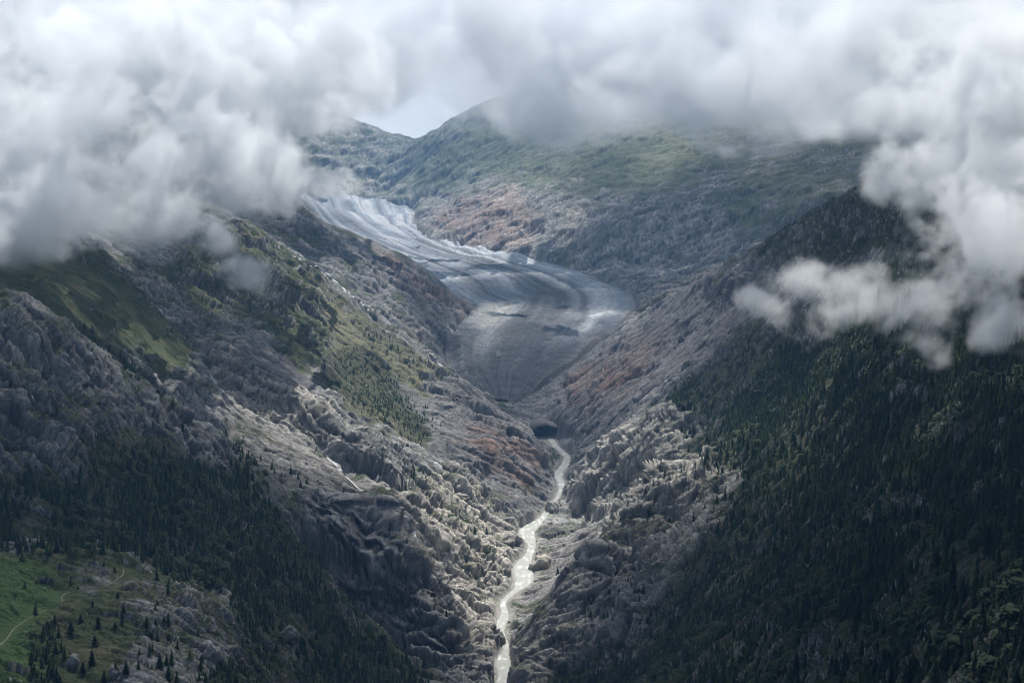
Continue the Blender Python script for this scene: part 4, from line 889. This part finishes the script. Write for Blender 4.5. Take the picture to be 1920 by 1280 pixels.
# overcast layer added above the view, its gaps shaped for the light: broken over the gorge, the upper ice and the far alp, closed elsewhere
LIT = [([(1480,600),(2400,100),(2400,1600),(1540,1600),(1480,1000)],.10),([(-400,500),(190,480),(400,820),(460,890),(200,830),(-400,880)],.26),([(-400,1020),(430,1080),(430,1190),(300,1400),(-400,1400)],.28),
 ([(330,440),(560,430),(640,560),(560,640),(440,690),(380,680)],.45),
 ([(560,520),(640,540),(740,640),(830,705),(860,760),(840,880),(960,930),(1010,960),(1080,900),(1170,790),(1260,760),(1340,800),(1420,820),(1410,890),(1325,930),(1290,1000),(1120,1020),(1060,1120),(975,1320),(925,1320),(840,1180),(740,960),(690,930),(600,870),(470,770),(440,690),(560,640)],1.0),
 ([(530,940),(690,930),(745,965),(845,1185),(925,1320),(760,1320),(640,1120)],.22),([(1110,1020),(1290,1000),(1330,1040),(1260,1320),(985,1320)],.12),
 ([(840,712),(980,800),(1050,900),(1000,950),(880,880),(850,780)],.65),([(1000,745),(1185,612),(1320,540),(1400,600),(1260,740),(1100,840),(1010,820)],.6),([(400,740),(480,770),(600,840),(735,930),(640,930),(480,850)],.7),
 ([(540,370),(740,375),(800,455),(1000,490),(1180,545),(1210,590),(1160,640),(1060,600),(960,590),(840,640),(800,520),(640,430)],.9),([(850,640),(960,610),(1060,620),(1150,640),(1000,735),(950,765),(835,700)],.28),
 ([(480,400),(640,430),(760,490),(880,570),(840,690),(700,600),(560,500)],.7),([(780,430),(860,390),(960,340),(1010,380),(1110,390),(1100,480),(1000,495),(860,465)],1.0),
 ([(440,190),(600,195),(700,235),(770,267),(860,215),(1150,190),(1400,220),(1290,330),(1150,390),(1000,380),(860,390),(780,430),(560,370),(480,330)],1.0),
 ([(1080,310),(1180,290),(1150,380),(1050,390)],.3),([(900,270),(960,250),(940,290),(880,310)],.5),
 ([(1370,250),(1900,190),(1750,340),(1440,470),(1330,510),(1130,500),(1110,420),(1200,390),(1300,330)],.12),
 ([(1420,980),(1430,880),(1480,780),(1560,690),(1650,680),(1620,790),(1550,900),(1480,980)],.6),([(1760,1230),(1860,1150),(2000,1100),(2000,1400),(1700,1400)],.5),([(1170,590),(1250,540),(1330,515),(1310,540),(1230,585)],1.0),
 ([(690,600),(720,600),(830,660),(830,690)],.8)]
lm = np.full(gx_.shape, .13, 'f4')
for p, v in LIT: lm = np.where(inside(p), v, lm)
lm = blur(lm, 14)
lo, hi = np.array([-1400, 700, 1000.]), np.array([3300, 11500, 1240.])
X, Y, Z = lattice(lo, hi, 42)
P = np.stack([X[:, :, 0], Y[:, :, 0], np.full(X.shape[:2], 1120.0)], -1).astype('f8')
tr = np.full(P.shape[:2], -1.0); step = 14.0; trg = tr.copy(); G = P
for q in range(240):
    G = G - SUN * step; px, py = proj(G)
    below = (G[..., 2] < ground(G[..., 0], np.clip(G[..., 1], 400, 12900))) & (trg < 0)
    if below.any():
        v = sample(lm, px[below], py[below]); trg[below] = v; k = np.zeros(tr.shape, bool); k[below] = tr[below] < 0; tr[k] = sample(lm, px[k], py[k])
    for d, l, h in CLOUDS + [FAR[:3]]:
        ins = np.all((G > l) & (G < h), -1) & (tr < 0)
        if ins.any():
            ijk = ((G[ins] - l) / (h - l) * (np.array(d.shape) - 1)).astype(int); c = d[ijk[:, 0], ijk[:, 1], ijk[:, 2]]
            k = np.zeros(ins.shape, bool); k[ins] = c > .0012; tr[k] = 1.0
trg = np.where(trg < 0, .5, trg)
for _ in range(8):
    q = np.pad(trg, 1, mode='edge'); trg = (q[1:-1, 1:-1] * 2 + q[:-2, 1:-1] + q[2:, 1:-1] + q[1:-1, :-2] + q[1:-1, 2:]) / 6
d, l, h, X2, Y2, Z2 = FAR                 # thin the deck to let sun onto the LIT far slopes
kx = (X2 + SUN[0] / SUN[2] * (1120 - Z2) - lo[0]) / (hi[0] - lo[0]) * (trg.shape[0] - 1); ky = (Y2 + SUN[1] / SUN[2] * (1120 - Z2) - lo[1]) / (hi[1] - lo[1]) * (trg.shape[1] - 1)
lit = trg[np.clip(kx, 0, trg.shape[0] - 1).astype(int), np.clip(ky, 0, trg.shape[1] - 1).astype(int)]
d = d * np.maximum(.1, 1.5 - 1.5 * np.clip(lit, 0, 1))
cloud('cloud', d, tuple(l), tuple(h), M_CLOUD, 'grey cloud deck cutting off the far summits')
tr = np.where(tr < 0, .25, tr)
for _ in range(2):
    q = np.pad(tr, 1, mode='edge'); tr = (q[1:-1, 1:-1] * 2 + q[:-2, 1:-1] + q[2:, 1:-1] + q[1:-1, :-2] + q[1:-1, 2:]) / 6
br = fbm(X[:, :, 0] / 260, Y[:, :, 0] / 260, X[:, :, 0] * 0, 4, 971)
tau = -np.log(np.clip(tr * (1 + .5 * br), .02, 1)) * (1 + .25 * br)
prof = sstep(1000, 1050, Z) * sstep(1240, 1190, Z)
path = 165 / math.sin(SUN_EL)
cloud('cloud', np.clip(np.where(tau > 2.1, tau * 2.4, tau), 0, 8)[:, :, None] / path * prof, tuple(lo), tuple(hi), M_CLOUD, 'added overcast layer above the view, gaps shaped for sun patches')

# ------------------------------------------------------------------ haze
mh = cloud_material('haze_air', (.28, .58, 1.0), 0.0); mh.node_tree.nodes['Principled Volume'].inputs['Density'].default_value = 4.0e-5
hx = np.array([[x, y, z] for x in (-6200, 6200) for y in (-60, 13200) for z in (-1100, 1300)], 'f4')
mesh_obj('haze', hx, np.array([[0,1,3,2],[4,6,7,5],[0,4,5,1],[2,3,7,6],[0,2,6,4],[1,5,7,3]]), mh, kind='stuff', label='thin blue mountain haze filling the valley')
